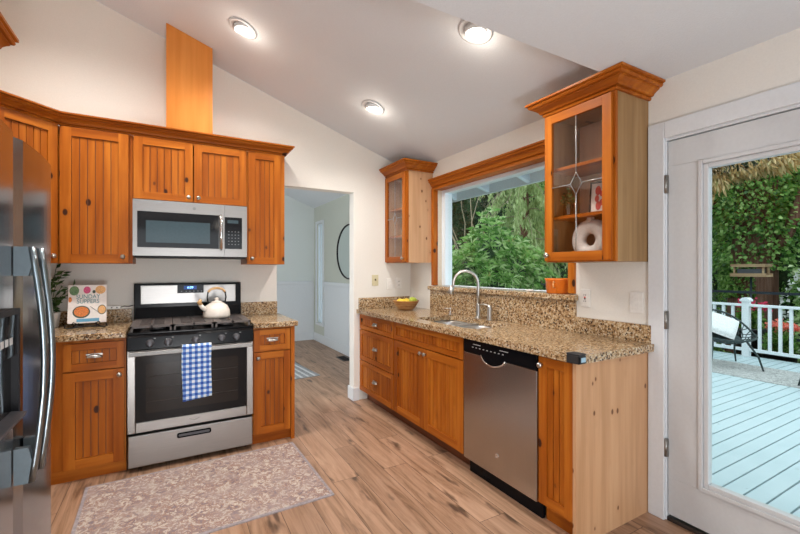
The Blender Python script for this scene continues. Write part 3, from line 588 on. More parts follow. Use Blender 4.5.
# faucet
t = thing('kitchen_faucet', 'brushed nickel gooseneck faucet arching over the sink', 'faucet', (2.245, 2.625, .94))
MB().lathe([(.028, 0), (.028, .008), (.020, .016), (.0175, .03), (.0175, .12), (.016, .125)], (0, 0, 0.0005), 24).build('base', 'nickel', t)
end = Vector((-.165, .125, 0)); pts = [(0, 0, .12), (0, 0, .20)]
for i in range(0, 13):
    a = PI-PI*i/12*1.0
    f_ = (1+math.cos(a))/2
    pts.append((end.x*f_, end.y*f_, .285+.112*math.sin(a)))
pts.append((end.x*1.03, end.y*1.03, .262))
MB().tube(pts, .0125, 14).build('spout', 'nickel', t)
MB().tube([(end.x*1.03, end.y*1.03, .27), (end.x*1.08, end.y*1.08, .235), (end.x*1.12, end.y*1.12, .205)], [.016, .021, .029], 16).build('spray_head', 'nickel', t)
t = thing('faucet_handle', 'nickel lever handle standing right of the gooseneck faucet', 'faucet handle', (2.235, 2.475, .94))
MB().lathe([(.026, 0), (.026, .01), (.021, .02), (.019, .105), (.015, .12), (0, .125)], (0, 0, .0005), 20).build('body', 'nickel', t)
MB().tube([(0, 0, .118), (-.02, .045, .128), (-.03, .09, .124)], [.007, .006, .0045], 10).build('lever', 'nickel', t)
t = thing('soap_dispenser', 'small chrome soap dispenser left of the faucet', 'dispenser', (2.20, 2.95, .94))
MB().lathe([(.018, 0), (.018, .006), (.011, .012), (.010, .05), (.013, .055), (.012, .066), (0, .068)], (0, 0, .0005), 18).build('body', 'chrome', t)
MB().tube([(0, 0, .058), (-.035, .03, .060), (-.045, .04, .052)], .0045, 8).build('nozzle', 'chrome', t)

# ------------------------------------------------------------------ glass-door wall cabinets on the right wall
def glass_cabinet(label, y_hi, y_lo, z0, z1, side, shelves, knob_left, crown_sides, dw_from=0.0):
    W = y_hi-y_lo; c = thing('glass_door_cabinet', label, 'cabinet', (2.045, y_hi, 0), R90)
    D_ = XR-2.045-.002; t = .018
    m = MB(); m.box(0, t, .001, D_, z0, z1).box(W-t, W, .001, D_, z0, z1).box(t, W-t, .001, D_, z0, z0+t).box(t, W-t, .001, D_, z1-t, z1); m.build('body', side, c)
    m = MB(); m.box(t, W-t, D_-.008, D_, z0+t, z1-t).build('back_panel', 'pine_in', c)
    m = MB(); m.box(0, .03, -.018, 0, z0, z1).box(W-.03, W, -.018, 0, z0, z1).box(.03, W-.03, -.018, 0, z0, z0+.03).box(.03, W-.03, -.018, 0, z1-.03, z1).build('face_frame', 'pine', c)
    for z in shelves: MB().box(t, W-t, .012, D_-.009, z-.018, z).build('shelf', 'pine_x', c)
    a, b = dw_from, W-.012; a = max(a, .004)
    d = MB(); fw = .052; h = z1-z0-.016
    wd = b-a; d.box(0, fw, -.020, 0, 0, h, 0).box(wd-fw, wd, -.020, 0, 0, h, 0).box(fw, wd-fw, -.020, 0, 0, fw, 1).box(fw, wd-fw, -.020, 0, h-fw, h, 1)
    d = d.build('door', DM, c, bevel=.0015); d.location = (a, -.0185, z0+.008)
    MB().box(fw, wd-fw, -.011, -.008, fw, h-fw).build('glass_pane', 'cabglass', d)
    lm = MB(); cx = wd/2; cz = h*.50; r = .0032; y = -.013
    dx, dz = .038, .062
    lm.tube([(cx, y, fw), (cx, y, cz-dz)], r, 6).tube([(cx, y, cz+dz), (cx, y, h-fw)], r, 6).tube([(fw, y, cz), (cx-dx, y, cz)], r, 6).tube([(cx+dx, y, cz), (wd-fw, y, cz)], r, 6)
    lm.tube([(cx, y, cz-dz), (cx+dx, y, cz), (cx, y, cz+dz), (cx-dx, y, cz)], r, 6, closed=True); lm.build('lead_came', 'lead', d)
    knob(d, .028 if knob_left else wd-.028, .035, -.020)
    m = MB(); pr = crown_poly(.085, .09); pth = []
    if 'l' in crown_sides: pth += [((0, D_), (-1, 0)), ((0, -.018), (-1, -1))]
    else: pth += [((0, -.018), (0, -1))]
    if 'r' in crown_sides: pth += [((W, -.018), (1, -1)), ((W, D_), (1, 0))]
    else: pth += [((W, -.018), (0, -1))]
    vs = []
    for (p, n_) in pth:
        for o_, z in pr: vs.append((p[0]+n_[0]*o_, p[1]+n_[1]*o_, z1+.0005+z))
    k = len(pr); q = len(pth); fs = [tuple(range(k)), tuple(range((q-1)*k, q*k))]
    for i in range(q-1):
        for j in range(k): fs.append((i*k+j, i*k+(j+1) % k, (i+1)*k+(j+1) % k, (i+1)*k+j))
    m.add(vs, fs).build('crown', 'pine_x', c)
    return c
glass_cabinet('glass-door pine wall cabinet holding the white donut vase, beside the patio door', 1.733, 1.285, 1.393, 2.288, 'pine_side_dark', (1.965, 1.672), True, 'lr')
glass_cabinet('glass-door pine wall cabinet in the far corner left of the window', YB-.003, 3.422, 1.418, 2.325, 'pine_side', (1.98, 1.70), False, 'r')

# contents
t = thing('donut_vase', 'white ceramic donut-shaped vase on the bottom shelf of the near glass cabinet', 'vase', (2.15, 1.515, 1.412), R90)
m = MB(); R_, r_ = .078, .046; vs = []; fs = []; nn, kk = 32, 16
for i in range(nn):
    a = 2*PI*i/nn
    for k in range(kk):
        b = 2*PI*k/kk; rr_ = R_+r_*math.cos(b)*.95; z = rr_*math.sin(a); vs.append((rr_*math.cos(a), r_*.75*math.sin(b), max(z, -.112)+.112))
for i in range(nn):
    for k in range(kk): fs.append((i*kk+k, ((i+1) % nn)*kk+k, ((i+1) % nn)*kk+(k+1) % kk, i*kk+(k+1) % kk))
m.add(vs, fs, 0, True).build('ring', 'ceramic', t)
MB().lathe([(.030, 0), (.022, .02), (.020, .045), (.026, .058), (.020, .058), (.014, .03)], (0, 0, .213), 20).build('neck', 'ceramic', t)
t = thing('picture_frame', 'small framed print leaning on the middle shelf of the near glass cabinet', 'picture frame', (2.21, 1.495, 1.674), R90+.35)
tl = Matrix.Rotation(math.radians(-12), 4, 'X')
m = MB(); m.T = tl; m.frame(-.065, .065, 0.003, .205, .008, -.008, .008).build('frame', 'blackmatte', t)
m = MB(); m.T = tl; m.box(-.057, .057, -.002, .006, .011, .197).build('print', 'paper', t)
m = MB(); m.T = tl
for (x, z, r) in ((-.02, .15, .016), (.022, .155, .013), (-.024, .10, .012), (.02, .105, .018), (-.015, .055, .015), (.025, .05, .012), (0, .13, .01), (.002, .075, .011)): m.lathe([(r, 0), (r, -.0015)], (x, -.0022, z), 10, axis='y', sy=1.9)
m.build('printed_red_motifs', 'red_ink', t)
t = thing('jar_plant', 'small glass jar with green sprigs on the middle shelf', 'plant', (2.13, 1.655, 1.6735))
MB().lathe([(.030, 0), (.032, .004), (.032, .06), (.026, .075), (.026, .083), (.024, .083), (.024, .072), (.029, .058), (.029, .005), (0, .005)], (0, 0, 0), 20).build('jar', 'jarglass', t)

def leaf_mesh(name, mat, parent, pos, dirs, length, width, fold=.25, curl=.0, off=(0, 0, 0), ups=None):
    """pos, dirs: (n,3) arrays; each leaf a folded diamond-like blade of 6 verts"""
    n = len(pos); pos = np.asarray(pos, float)-np.array(off); d = np.asarray(dirs, float); d /= np.linalg.norm(d, axis=1)[:, None]+1e-9
    if ups is None: ups = rng.normal(size=(n, 3))
    u = np.cross(d, ups); u /= np.linalg.norm(u, axis=1)[:, None]+1e-9; nn = np.cross(u, d)
    Ln = np.broadcast_to(np.asarray(length, float).reshape(-1, 1), (n, 1)); Wd = np.broadcast_to(np.asarray(width, float).reshape(-1, 1), (n, 1))
    b = pos; t = pos+d*Ln-nn*Ln*curl; mid = pos+d*Ln*.5; l1 = mid+u*Wd*.5+nn*Wd*fold; r1 = mid-u*Wd*.5+nn*Wd*fold
    v = np.stack([b, r1, t, l1], 1).reshape(-1, 3)
    me = bpy.data.meshes.new(name); me.vertices.add(4*n); me.vertices.foreach_set('co', v.ravel())
    idx = np.arange(n)[:, None]*4; tri = np.concatenate([idx+np.array([[0, 1, 2]]), idx+np.array([[0, 2, 3]])], 1).ravel()
    me.loops.add(6*n); me.loops.foreach_set('vertex_index', tri.astype(np.int32)); me.polygons.add(2*n)
    me.polygons.foreach_set('loop_start', (np.arange(2*n)*3).astype(np.int32)); me.polygons.foreach_set('loop_total', np.full(2*n, 3, np.int32))
    me.update(calc_edges=True); me.materials.append(M[mat]); o = bpy.data.objects.new(name, me); COL.objects.link(o)
    if parent: o.parent = parent
    return o
p_ = rng.normal(size=(46, 3))*[.022, .022, .03]+[0, 0, .115]
leaf_mesh('leaves', 'plantleaf', t, p_, rng.normal(size=(46, 3))+[0, 0, .4], .03, .018)
m = MB()
for i in range(6): a = i*1.05; m.tube([(0.004*math.cos(a), .004*math.sin(a), .01), (.012*math.cos(a), .012*math.sin(a), .07), (.03*math.cos(a), .03*math.sin(a), .12)], .0015, 5)
m.build('stems', 'plantleaf', t)
t = thing('display_plate', 'white plate standing on the middle shelf of the far corner cabinet', 'plate', (2.18, 3.60, 1.702))
m = MB(); m.T = Matrix.Translation((0, 0, .092)) @ Matrix.Rotation(math.radians(-78), 4, 'Y'); m.lathe([(.0, .0), (.05, .0), (.085, .012), (.09, .014), (.088, .018), (.05, .006), (0, .005)], (0, 0, 0), 28); m.build('dish', 'ceramic', t)
MB().tube([(-.03, -.04, .004), (.03, -.04, .004), (.03, .04, .004), (-.03, .04, .004)], .003, 6, closed=True).build('stand', 'lead', t)

# ------------------------------------------------------------------ microwave
mx0, mx1, my, mz0, mz1 = -.227, .546, 3.46, 1.442, 1.857
OFF = (.16, 3.66, mz0); t = thing('microwave', 'stainless over-the-range microwave mounted above the stove', 'microwave', OFF)
MB(OFF).box(mx0, mx1, my+.03, YB-.002, mz0+.012, mz1).build('housing', 'steel', t)
sx = .378
m = MB(OFF); m.frame(mx0, sx-.002, mz0+.008, mz1-.001, .027, my, my+.029).box(mx0+.0272, sx-.0292, my, my+.029, mz1-.085, mz1-.0282).box(mx0+.0272, sx-.0292, my, my+.029, mz0+.0352, mz0+.068)
dr = m.build('door', 'steel', t)
MB(OFF).box(mx0+.0275, .338, my+.004, my+.028, mz0+.0685, mz1-.0855).build('black_surround', 'blackgloss', dr)
MB(OFF).box(mx0+.08, .275, my+.002, my+.0039, mz0+.105, mz1-.15).build('window', 'darkwin', dr)
MB(OFF).tube([(.352, my-.002, 1.775), (.352, my-.028, 1.765), (.352, my-.030, 1.64), (.352, my-.028, 1.515), (.352, my-.002, 1.505)], .010, 10).build('handle', 'chrome', dr)
MB(OFF).lathe([(.011, 0), (.011, -.0015)], (.166, my-.0005, 1.812), 20, axis='y').build('round_logo', 'logo', dr, label='small round grey logo badge')
m = MB(OFF); m.box(sx, mx1, my, my+.029, mz0+.008, mz1-.001); cp = m.build('control_side', 'steel', t)
pn = MB(OFF).box(sx+.002, .508, my-.0022, my-.0002, 1.512, 1.762).build('keypad', 'blackgloss', cp)
m = MB(OFF)
for r in range(5):
    for q in range(4): m.box(.405+q*.024, .414+q*.024, my-.0030, my-.0023, 1.545+r*.025, 1.551+r*.025)
m.build('keypad_marks', plain('dim_keypad_print', (.16, .17, .18), .5), cp)
MB(OFF).box(.40, .48, my-.0030, my-.0023, 1.715, 1.74).build('display', 'darkwin', cp)
MB(OFF).box(mx0+.01, mx1-.01, my+.008, my+.32, mz0-.006, mz0+.011).build('vent_underside', 'blackmatte', t)

# ------------------------------------------------------------------ stove
gx0, gx1, gy = -.241, .549, 3.20
OFF = (.154, 3.5, 0); t = thing('gas_range', 'freestanding stainless and black gas stove between the pine cabinets', 'stove', OFF)
MB(OFF).box(gx0+.004, gx1-.004, gy+.045, 3.855, .03, .90).build('chassis', 'black', t)
for x in (gx0+.04, gx1-.04):
    for y in (3.30, 3.78): MB(OFF).lathe([(.018, 0), (.014, .03)], (x, y, 0), 12).build('foot', 'blackmatte', t)
dd = MB(OFF).box(gx0+.004, gx1-.004, gy, gy+.044, .035, .246).build('storage_drawer', 'steel', t, bevel=.006)
m = MB(OFF); m.prism(rrect(.047, .262, .183, .218, .012), gy-.006, gy-.0005, 'y').build('recessed_grip', 'black', dd, label='dark rounded drawer grip')
MB(OFF).prism(rrect(.057, .252, .194, .209, .006), gy-.010, gy-.0065, 'y').build('grip_insert', 'gunmetal', dd)
m = MB(OFF); m.box(gx0, gx0+.046, gy, gy+.044, .262, .812).box(gx1-.046, gx1, gy, gy+.044, .262, .812).box(gx0+.046, gx1-.046, gy, gy+.044, .262, .330).box(gx0+.046, gx1-.046, gy, gy+.044, .775, .812)
od = m.build('oven_door', 'steel', t, bevel=.004)
MB(OFF).box(gx0+.047, gx1-.047, gy+.004, gy+.04, .331, .774).build('black_glass', 'blackgloss', od)
MB(OFF).prism(rrect(gx0+.105, gx1-.105, .385, .715, .015), gy+.0022, gy+.0038, 'y').build('oven_window', 'ovenglass', od)
m = MB(OFF)
for z in (.46, .55, .63): m.tube([(gx0+.11, gy+.0018, z), (gx1-.11, gy+.0018, z)], .0012, 5)
m.build('rack_lines', plain('dim_rack_wire', (.07, .06, .055), .4), od)
m = MB(OFF)
for k, (a, b) in enumerate(((-.03, .004), (-.012, -.003), (.012, -.003), (.03, .004))): m.tube([(.155, gy-.0008, .292), (.155+a, gy-.0008, .296+b+.004), (.155+a*1.1, gy-.0008, .300+b)], .0012, 5)
m.build('small_emblem', 'gunmetal', od, label='tiny engraved emblem')
m = MB(OFF); m.prism([(gy-.055, .782), (gy-.035, .776), (gy-.030, .800), (gy-.048, .808)], gx0+.012, gx1-.012, 'x')
m.box(gx0+.012, gx0+.045, gy-.034, gy-.001, .778, .800).box(gx1-.045, gx1-.012, gy-.034, gy-.001, .778, .800); m.build('door_handle', 'steel', od, bevel=.003)
m = MB(OFF); m.prism([(gy+.044, .816), (gy-.022, .816), (gy-.016, .90), (gy+.006, .914), (gy+.044, .914)], gx0, gx1, 'x'); cp = m.build('control_panel', 'black', t, bevel=.004)
for x in (-.112, -.007, .161, .329, .427):
    o = MB().lathe([(.026, 0), (.024, -.006), (.021, -.008), (.019, -.026), (.015, -.029), (0, -.029)], (0, 0, 0), 20, axis='y').box(-.0035, .0035, -.035, -.028, -.018, .018).build('knob', 'gunmetal', cp); o.location = (x-OFF[0], gy-.019-OFF[1], .857)
for x in (-.112, -.007, .161, .329, .427): MB(OFF).box(x+.022, x+.034, gy-.0205, gy-.0185, .886, .889).build('panel_mark', 'ledwhite', cp)
m = MB(OFF); m.box(gx0, gx1, gy+.006, 3.77, .915, .928).build('cooktop', 'black', t, bevel=.004)
for x in (-.07, .154, .38):
    for y in ((3.33, 3.60) if x != .154 else (3.46,)):
        m = MB(OFF); m.lathe([(.05, .929), (.05, .936), (.036, .937), (.036, .947), (.030, .950), (0, .950)], (x, y, 0), 24); m.build('burner', 'blackmatte', t)
for (a, b) in ((gx0+.012, .020), (.024, .284), (.288, gx1-.012)):
    m = MB(OFF); y0, y1 = gy+.035, 3.745; z0, z1 = .954, .967
    m.box(a, b, y0, y0+.014, z0, z1).box(a, b, y1-.014, y1, z0, z1).box(a, a+.014, y0, y1, z0, z1).box(b-.014, b, y0, y1, z0, z1)
    cx = (a+b)/2; m.box(cx-.006, cx+.006, y0, y1, z0, z1)
    for y in (3.33, 3.40, 3.47, 3.53, 3.60, 3.67): m.box(a+.014, b-.014, y-.006, y+.006, z0, z1)
    m.box(a+.014, b-.014, y0+.014, y0+.045, z0, z1); m.box(a+.014, a+.05, y0+.014, y1-.014, z0+.002, z1-.001); m.box(b-.05, b-.014, y0+.014, y1-.014, z0+.002, z1-.001)
    for x in (a+.005, b-.017):
        for y in (y0, y1-.014): m.box(x, x+.012, y, y+.012, .9285, z0)
    m.build('grate', 'iron', t)
m = MB(OFF); m.box(gx0, gx1, 3.80, 3.855, .90, 1.238).prism([(3.80, 1.05), (3.80, .929), (3.775, .929)], gx0+.01, gx1-.01, 'x'); bgd = m.build('backguard', 'black', t, bevel=.006)
MB(OFF).box(gx0+.045, gx1-.045, 3.790, 3.7995, 1.073, 1.222).build('steel_fascia', 'steel', bgd, bevel=.003)
MB(OFF).box(.058, .252, 3.786, 3.7895, 1.155, 1.222).build('clock_panel', 'blackgloss', bgd)
MB(OFF).box(.105, .20, 3.7848, 3.7859, 1.185, 1.214).build('display_glow', emit('dark_blue_display', (.01, .05, .22), .5), bgd)
text_mesh('6:09', .026, 'clock_digits', 'led', bgd, Matrix.Translation((.152-OFF[0], 3.7843-OFF[1], 1.200)) @ FRONT)
for x in (.085, .118, .145, .175, .205, .232): MB(OFF).box(x, x+.008, 3.7848, 3.7859, 1.168, 1.171).build('button_mark', 'ledwhite', bgd)
# towel
t = thing('dish_towel', 'blue and white gingham dish towel hanging over the oven handle', 'towel', (.168, gy-.05, .80))
m = MB(); nx = 24; vs = []; fs = []
path = [(-.012+.0, -.340, 1)]
rows = []
for j in range(26): rows.append((-.014, -.352+j*.352/25))
for j in range(1, 9): a = PI*j/9; rows.append((.0062-.0202*math.cos(a), .016*math.sin(a)))
for j in range(1, 12): rows.append((.0264, -.02*j))
for j, (y, z) in enumerate(rows):
    for i in range(nx+1):
        x = -.092+.184*i/nx; drop = min(1, max(0, -z/.35))
        wv = .005*math.sin(i*.55+.8)*drop
        skew = (-.018*(1-i/nx) if j == 0 else -.018*(1-i/nx)*drop)
        vs.append((x*(1-.02*drop)+.003*math.sin(z*14), y+(-abs(wv) if y < 0 else 0), z+skew))
for j in range(len(rows)-1):
    for i in range(nx): fs.append((j*(nx+1)+i, j*(nx+1)+i+1, (j+1)*(nx+1)+i+1, (j+1)*(nx+1)+i))
o = m.add(vs, fs, 0, True).build('cloth', 'gingham', t); sd = o.modifiers.new('thickness', 'SOLIDIFY'); sd.thickness = .0025; sd.offset = 0
o.location = (0, .006, .016)
# kettle
t = thing('tea_kettle', 'cream enamel tea kettle with wooden handle on the back right burner', 'kettle', (.330, 3.545, .9675))
MB().lathe([(.088, 0), (.099, .004), (.101, .02), (.096, .06), (.079, .095), (.052, .115), (.040, .119), (0, .119)], (0, 0, 0), 36).build('body', 'kettle', t)
ld = MB().lathe([(.042, .1195), (.040, .126), (.015, .132), (.012, .138), (.018, .150), (.010, .158), (0, .159)], (0, 0, 0), 24).build('lid', 'kettle', t)
MB().tube([(-.075, -.03, .065), (-.105, -.042, .085), (-.122, -.05, .112)], [.022, .017, .014], 14).build('spout', 'kettle', t)
MB().tube([(-.118, -.049, .108), (-.128, -.052, .128), (-.118, -.049, .150)], [.015, .017, .009], 12).build('whistle', 'kwood', t)
for q in (-1, 1): MB().tube([(q*.062, q*.014, .110), (q*.070, q*.016, .16), (q*.063, q*.014, .205)], .0055, 8).build('handle_bracket', 'blackmatte', t)
MB().tube([(-.063, -.014, .202), (-.042, -.009, .226), (0, 0, .235), (.042, .009, .226), (.063, .014, .202)], .0095, 12).build('handle', 'kwood', t)

# ------------------------------------------------------------------ dishwasher
t = thing('dishwasher', 'stainless front dishwasher with black control strip under the granite counter', 'dishwasher', (1.712, 2.143, 0), R90)
W = .620; MB().box(.004, W-.004, .024, .60, .095, .893).build('tub', 'blackmatte', t)
MB().box(.006, W-.006, .045, .065, .0, .094).build('kick_plate', 'black', t)
dr = MB().box(.001, W-.001, -.006, .022, .105, .806).build('door', 'steel_v', t, bevel=.004)
cp = MB().box(.001, W-.001, -.006, .022, .808, .893).build('control_strip', 'black', t, bevel=.003)
m = MB(); cx = .285; hw = .105
arc = [(cx-hw+2*hw*i/16, -.010-.012*math.sin(PI*i/16), .812-.048*(math.sin(PI*i/16)**.55)) for i in range(17)]
m.tube(arc, .005, 8).build('pull_handle', 'chrome', dr)
pp = [(x, z) for x, y, z in arc]; MB().prism(pp+[], -.0085, -.0062, 'y').build('handle_pocket', 'black', dr)
for i in range(9): MB().box(.09+i*.034, .102+i*.034, -.0075, -.0062, .846, .850).build('button_mark', 'ledwhite', cp)
for x in (.10, .34): MB().box(x, x+.07, -.0075, -.0062, .866, .870).build('printed_line', 'ledwhite', cp)
MB().lathe([(.014, 0), (.014, -.002), (.010, -.003), (.009, -.0015), (0, -.0015)], (.318, -.0062, .232), 20, axis='y').build('round_badge', 'chrome', dr)

# ------------------------------------------------------------------ refrigerator (front faces +X)
OFF = (-.83, 1.705, 0); t = thing('refrigerator', 'stainless side-by-side refrigerator with ice dispenser at the left edge', 'refrigerator', OFF)
fy0, fy1, fs_ = 1.245, 2.165, 1.712
MB(OFF).box(-1.21, -.475, fy0, fy1, .03, 1.755).build('cabinet', plain('grey_fridge_side', (.12, .125, .13), .4, .2), t)
MB(OFF).box(-1.18, -.49, fy0+.01, fy1-.01, 0, .03).build('base', 'blackmatte', t)
def fdoor(y0, y1):
    m = MB(OFF); n = 10; poly = [(-.474, y0), ]
    front = []
    for i in range(n+1):
        s_ = i/n; y = y0+(y1-y0)*s_; e = min(s_, 1-s_)*(y1-y0)
        x = -.418+.010*math.sin(PI*s_)-(.014*(1-e/.012)**2 if e < .012 else 0); front.append((x, y))
    poly = [(-.474, y0)]+front+[(-.474, y1)]; m.prism(poly, .045, 1.77, 'z'); return m.build('door', 'steel_fridge', t)
dl = fdoor(fy0, fs_-.003); dr_ = fdoor(fs_+.003, fy1)
for (par, y) in ((dl, 1.665), (dr_, 1.762)):
    m = MB(OFF); zs = [.69+(1.42-.69)*i/14 for i in range(15)]; vs = []
    for z in zs:
        s_ = (z-.69)/.73; x = -.366+.030*math.sin(PI*s_); w2 = .013
        vs += [(x-.012, y-w2, z), (x, y-w2*.8, z), (x+.004, y, z), (x, y+w2*.8, z), (x-.012, y+w2, z)]
    fs = []
    for i in range(14):
        for k in range(5): fs.append((i*5+k, i*5+(k+1) % 5, (i+1)*5+(k+1) % 5, (i+1)*5+k))
    fs += [tuple(range(5)), tuple(range(70, 75))]; m.add(vs, fs, 0, True); h = m.build('handle', 'handle_steel', par)
    for (z0, z1) in ((.69, .80), (1.33, 1.42)): MB(OFF).prism([(-.412, z0), (-.372, z0), (-.358, (z0+z1)/2), (-.372, z1), (-.412, z1)] if 0 else [(-.412, z0), (-.378, z0), (-.366, (z0+z1)/2), (-.378, z1), (-.412, z1)], y-.011, y+.011, 'y').build('handle_mount', 'fridge_grey', h)
m = MB(OFF); yframe(m, 1.32, 1.62, .90, 1.235, .016, -.410, -.388); dp = m.build('dispenser', 'blackmatte', dl)
MB(OFF).box(-.408, -.392, 1.336, 1.604, 1.10, 1.219).build('control_pad', 'blackgloss', dp)
m = MB(OFF)
for i in range(6): m.box(-.3915, -.3905, 1.36+i*.036, 1.382+i*.036, 1.135, 1.155)
m.build('button_icons', 'ledwhite', dp)
MB(OFF).box(-.4085, -.405, 1.336, 1.604, .93, 1.10).build('recess', 'blackgloss', dp)
MB(OFF).prism([(-.4045, .916), (-.372, .916), (-.368, .928), (-.4045, .932)], 1.336, 1.604, 'y').build('drip_tray', 'gunmetal', dp)

# ------------------------------------------------------------------ things on the counters
t = thing('cookbook', 'square cookbook with a food-photo cover standing on an easel left of the stove', 'book', (-.505, 3.60, .966), math.radians(4))
tl = Matrix.Translation((0, 0, .004)) @ Matrix.Rotation(math.radians(-14), 4, 'X') @ Matrix.Scale(.80, 4, (1, 0, 0))
m = MB(); m.T = tl; m.box(-.137, .137, -.014, -.011, 0, .272).box(-.137, .137, .011, .014, 0, .272).box(-.137, -.134, -.011, .011, 0, .272).build('cover', 'paper', t)
m = MB(); m.T = tl; m.box(-.133, .132, -.0105, .0105, .003, .269).build('pages', 'pages', t)
def disc(nm, mat, x, z, r, d=.0012, sq=1): m = MB(); m.T = tl; m.lathe([(r, 0), (r, -d)], (x, -.0142, z), 24, axis='y', sy=sq); return m.build(nm, mat, t)
disc('printed_plate', 'dish_dark', -.042, .078, .062, .0008, .72); disc('printed_stew', 'food_red', -.042, .080, .052, .0014, .68)
disc('printed_salad', 'food_green', -.095, .232, .034); disc('printed_radish', 'food_pink', -.005, .235, .026)
disc('printed_bread', 'food_tan', .092, .236, .038, .0012, .8); disc('printed_pie', 'dish_dark', .104, .090, .032, .0008, 1.1); disc('printed_crust', 'food_tan', .104, .090, .027, .0014, 1.1)
disc('printed_olive', 'dish_dark', .045, .222, .012); disc('printed_carrot', 'food_red', -.122, .168, .012, .0012, 1.6)
m = MB(); m.T = tl; m.box(-.075, .085, -.0156, -.0142, .008, .030).build('printed_cloth', 'cover_blue', t)
m = MB(); m.T = tl; m.tube([(.02, -.0148, .115), (.075, -.0148, .075)], .002, 5).build('printed_fork', 'gunmetal', t)
for s_, z in (('SUNDAY', .186), ('SUPPERS', .152)):
    o = text_mesh(s_, .043, 'title_line', 'teal_ink', t, tl @ Matrix.Translation((.004, -.0152, z)) @ FRONT)
t = thing('book_easel', 'black wrought-iron book easel holding the cookbook', 'easel', (-.505, 3.60, .9405), math.radians(4))
m = MB(); y = -.052
m.tube([(-.11, y-.028, .030), (-.118, y-.030, .012), (-.100, y-.020, .005), (-.06, y-.005, .010), (0, y, .014), (.06, y-.005, .010), (.10, y-.020, .005), (.118, y-.030, .012), (.11, y-.028, .030)], .0048, 8)
for s_ in (-1, 1):
    m.tube([(s_*.06, y-.005, .010), (s_*.055, y+.02, .020), (s_*.05, y+.045, .0195)], .0045, 8)
    m.tube([(s_*.08, y-.030, .030), (s_*.07, y-.034, .046), (s_*.055, y-.030, .036), (s_*.06, y-.026, .026), (s_*.075, y-.01, .012)], .0042, 8)
    m.tube([(s_*.05, y+.045, .0195), (s_*.035, y+.19, .005)], .0045, 8); m.tube([(s_*.05, y+.045, .0195), (s_*.03, .085, .14)], .004, 8)
m.build('scroll_frame', 'blackmatte', t)
t = thing('potted_plant', 'dark leafy houseplant on the counter between refrigerator and cookbook', 'plant', (-.735, 3.715, .9405))
MB().lathe([(.045, 0), (.05, .005), (.062, .10), (.064, .105), (.056, .105), (.052, .09), (0, .09)], (0, 0, 0), 24).build('pot', 'ceramic', t)
m = MB(); pl = []; dl_ = []
for i in range(16):
    a = i*2.4; hh = .12+.22*random.random(); ex = .05+.10*random.random(); p0 = Vector((0, 0, .09)); p1 = Vector((ex*.4*math.cos(a), ex*.4*math.sin(a), .09+hh*.6)); p2 = Vector((ex*math.cos(a), ex*math.sin(a), .09+hh))
    m.tube([p0, p1, p2], .0018, 5)
    for s_ in np.linspace(.3, 1, 8):
        q = p0.lerp(p1, s_) if s_ < .6 else p1.lerp(p2, (s_-.5)/.5); pl.append(tuple(q)); dl_.append((math.cos(a+random.uniform(-1.3, 1.3)), math.sin(a+random.uniform(-1.3, 1.3)), random.uniform(-.2, .7)))
m.build('stems', 'plantleaf', t); leaf_mesh('leaves', 'plantleaf', t, pl, dl_, .062, .024)
t = thing('power_adapter', 'white plug adapter with black cord above the granite left of the stove', 'adapter', (-.375, YB-.035, 1.041))
MB().box(-.045, .045, -.012, .012, 0.0005, .028).build('housing', 'whiteplastic', t, bevel=.004)
MB().box(-.015, -.005, -.0135, -.012, .010, .018).box(.018, .028, -.0135, -.012, .010, .018).build('sockets', 'blackmatte', t)
MB().tube([(.045, 0, .014), (.07, -.002, .022), (.10, 0, .018), (.128, 0, .026)], .003, 8).build('cord', 'rubber', t)

t = thing('fruit_bowl', 'woven wooden fruit bowl in the corner of the long countertop', 'bowl', (2.085, 3.545, .9405))
MB().lathe([(.06, 0), (.075, .004), (.105, .045), (.13, .086), (.136, .096), (.130, .096), (.10, .052), (.07, .014), (0, .012)], (0, 0, 0), 36).build('shell', 'bowl', t)
m = MB()
for z in (.02, .036, .052, .068): r = .0875+(z-.02)*.68; m.lathe([(r+.0008, z-.002), (r+.0035, z), (r+.003, z+.002)], (0, 0, 0), 36)
m.build('woven_rings', plain('pale_bowl_reed', (.55, .36, .16), .6), t)
fr_ = [((-.05, .035, .064), 'lemon'), ((.035, .05, .064), 'lemon'), ((-.06, -.04, .066), 'lemon'), ((.005, -.01, .066), 'lemon'), ((.080, -.012, .076), 'lime'), ((.018, -.088, .084), 'lime')]
labs = ['yellow lemon in the fruit bowl, at its back left', 'yellow lemon in the fruit bowl, nearest the wall corner', 'yellow lemon in the fruit bowl, at its front left', 'yellow lemon in the middle of the fruit bowl', 'green-yellow pear in the fruit bowl, beside the window ledge', 'green-yellow pear at the near right rim of the fruit bowl']
for i, (p, mt) in enumerate(fr_):
    o = MB().sphere((0, 0, 0), .030, 14, 0, (1.0, 1.25, .92)).sphere((0, .038, 0), .007, 8).build('lemon' if mt == 'lemon' else 'pear', mt)
    o.location = (2.085+p[0], 3.545+p[1], .9405+p[2]+.022); o.rotation_euler = (0, 0, i*1.1); tag(o, labs[i], 'fruit', 'fruit in the bowl')
t = thing('orange_pot', 'wide orange glazed pot with a small handle on the window ledge', 'pot', (XR+.045, 1.925, 1.1835), .78)
MB().lathe([(.074, 0), (.080, .004), (.088, .09), (.092, .094), (.092, .103), (.084, .103), (.074, .01), (0, .008)], (0, 0, 0), 36).build('body', 'orange', t)
MB().tube([(-.078, .032, .078), (-.103, .041, .085), (-.116, .046, .066), (-.105, .043, .045), (-.075, .031, .040)], .0045, 8).build('handle', plain('pale_orange_glaze', (.85, .42, .16), .3), t)
o = MB().lathe([(.02, 0), (.026, .004), (.028, .014), (.024, .016), (.02, .008), (0, .006)], (0, 0, 0), 20).build('candle_dish', 'ceramic'); o.location = (XR+.03, 2.17, 1.1835); tag(o, 'tiny white dish on the window ledge left of the orange pot', 'dish')
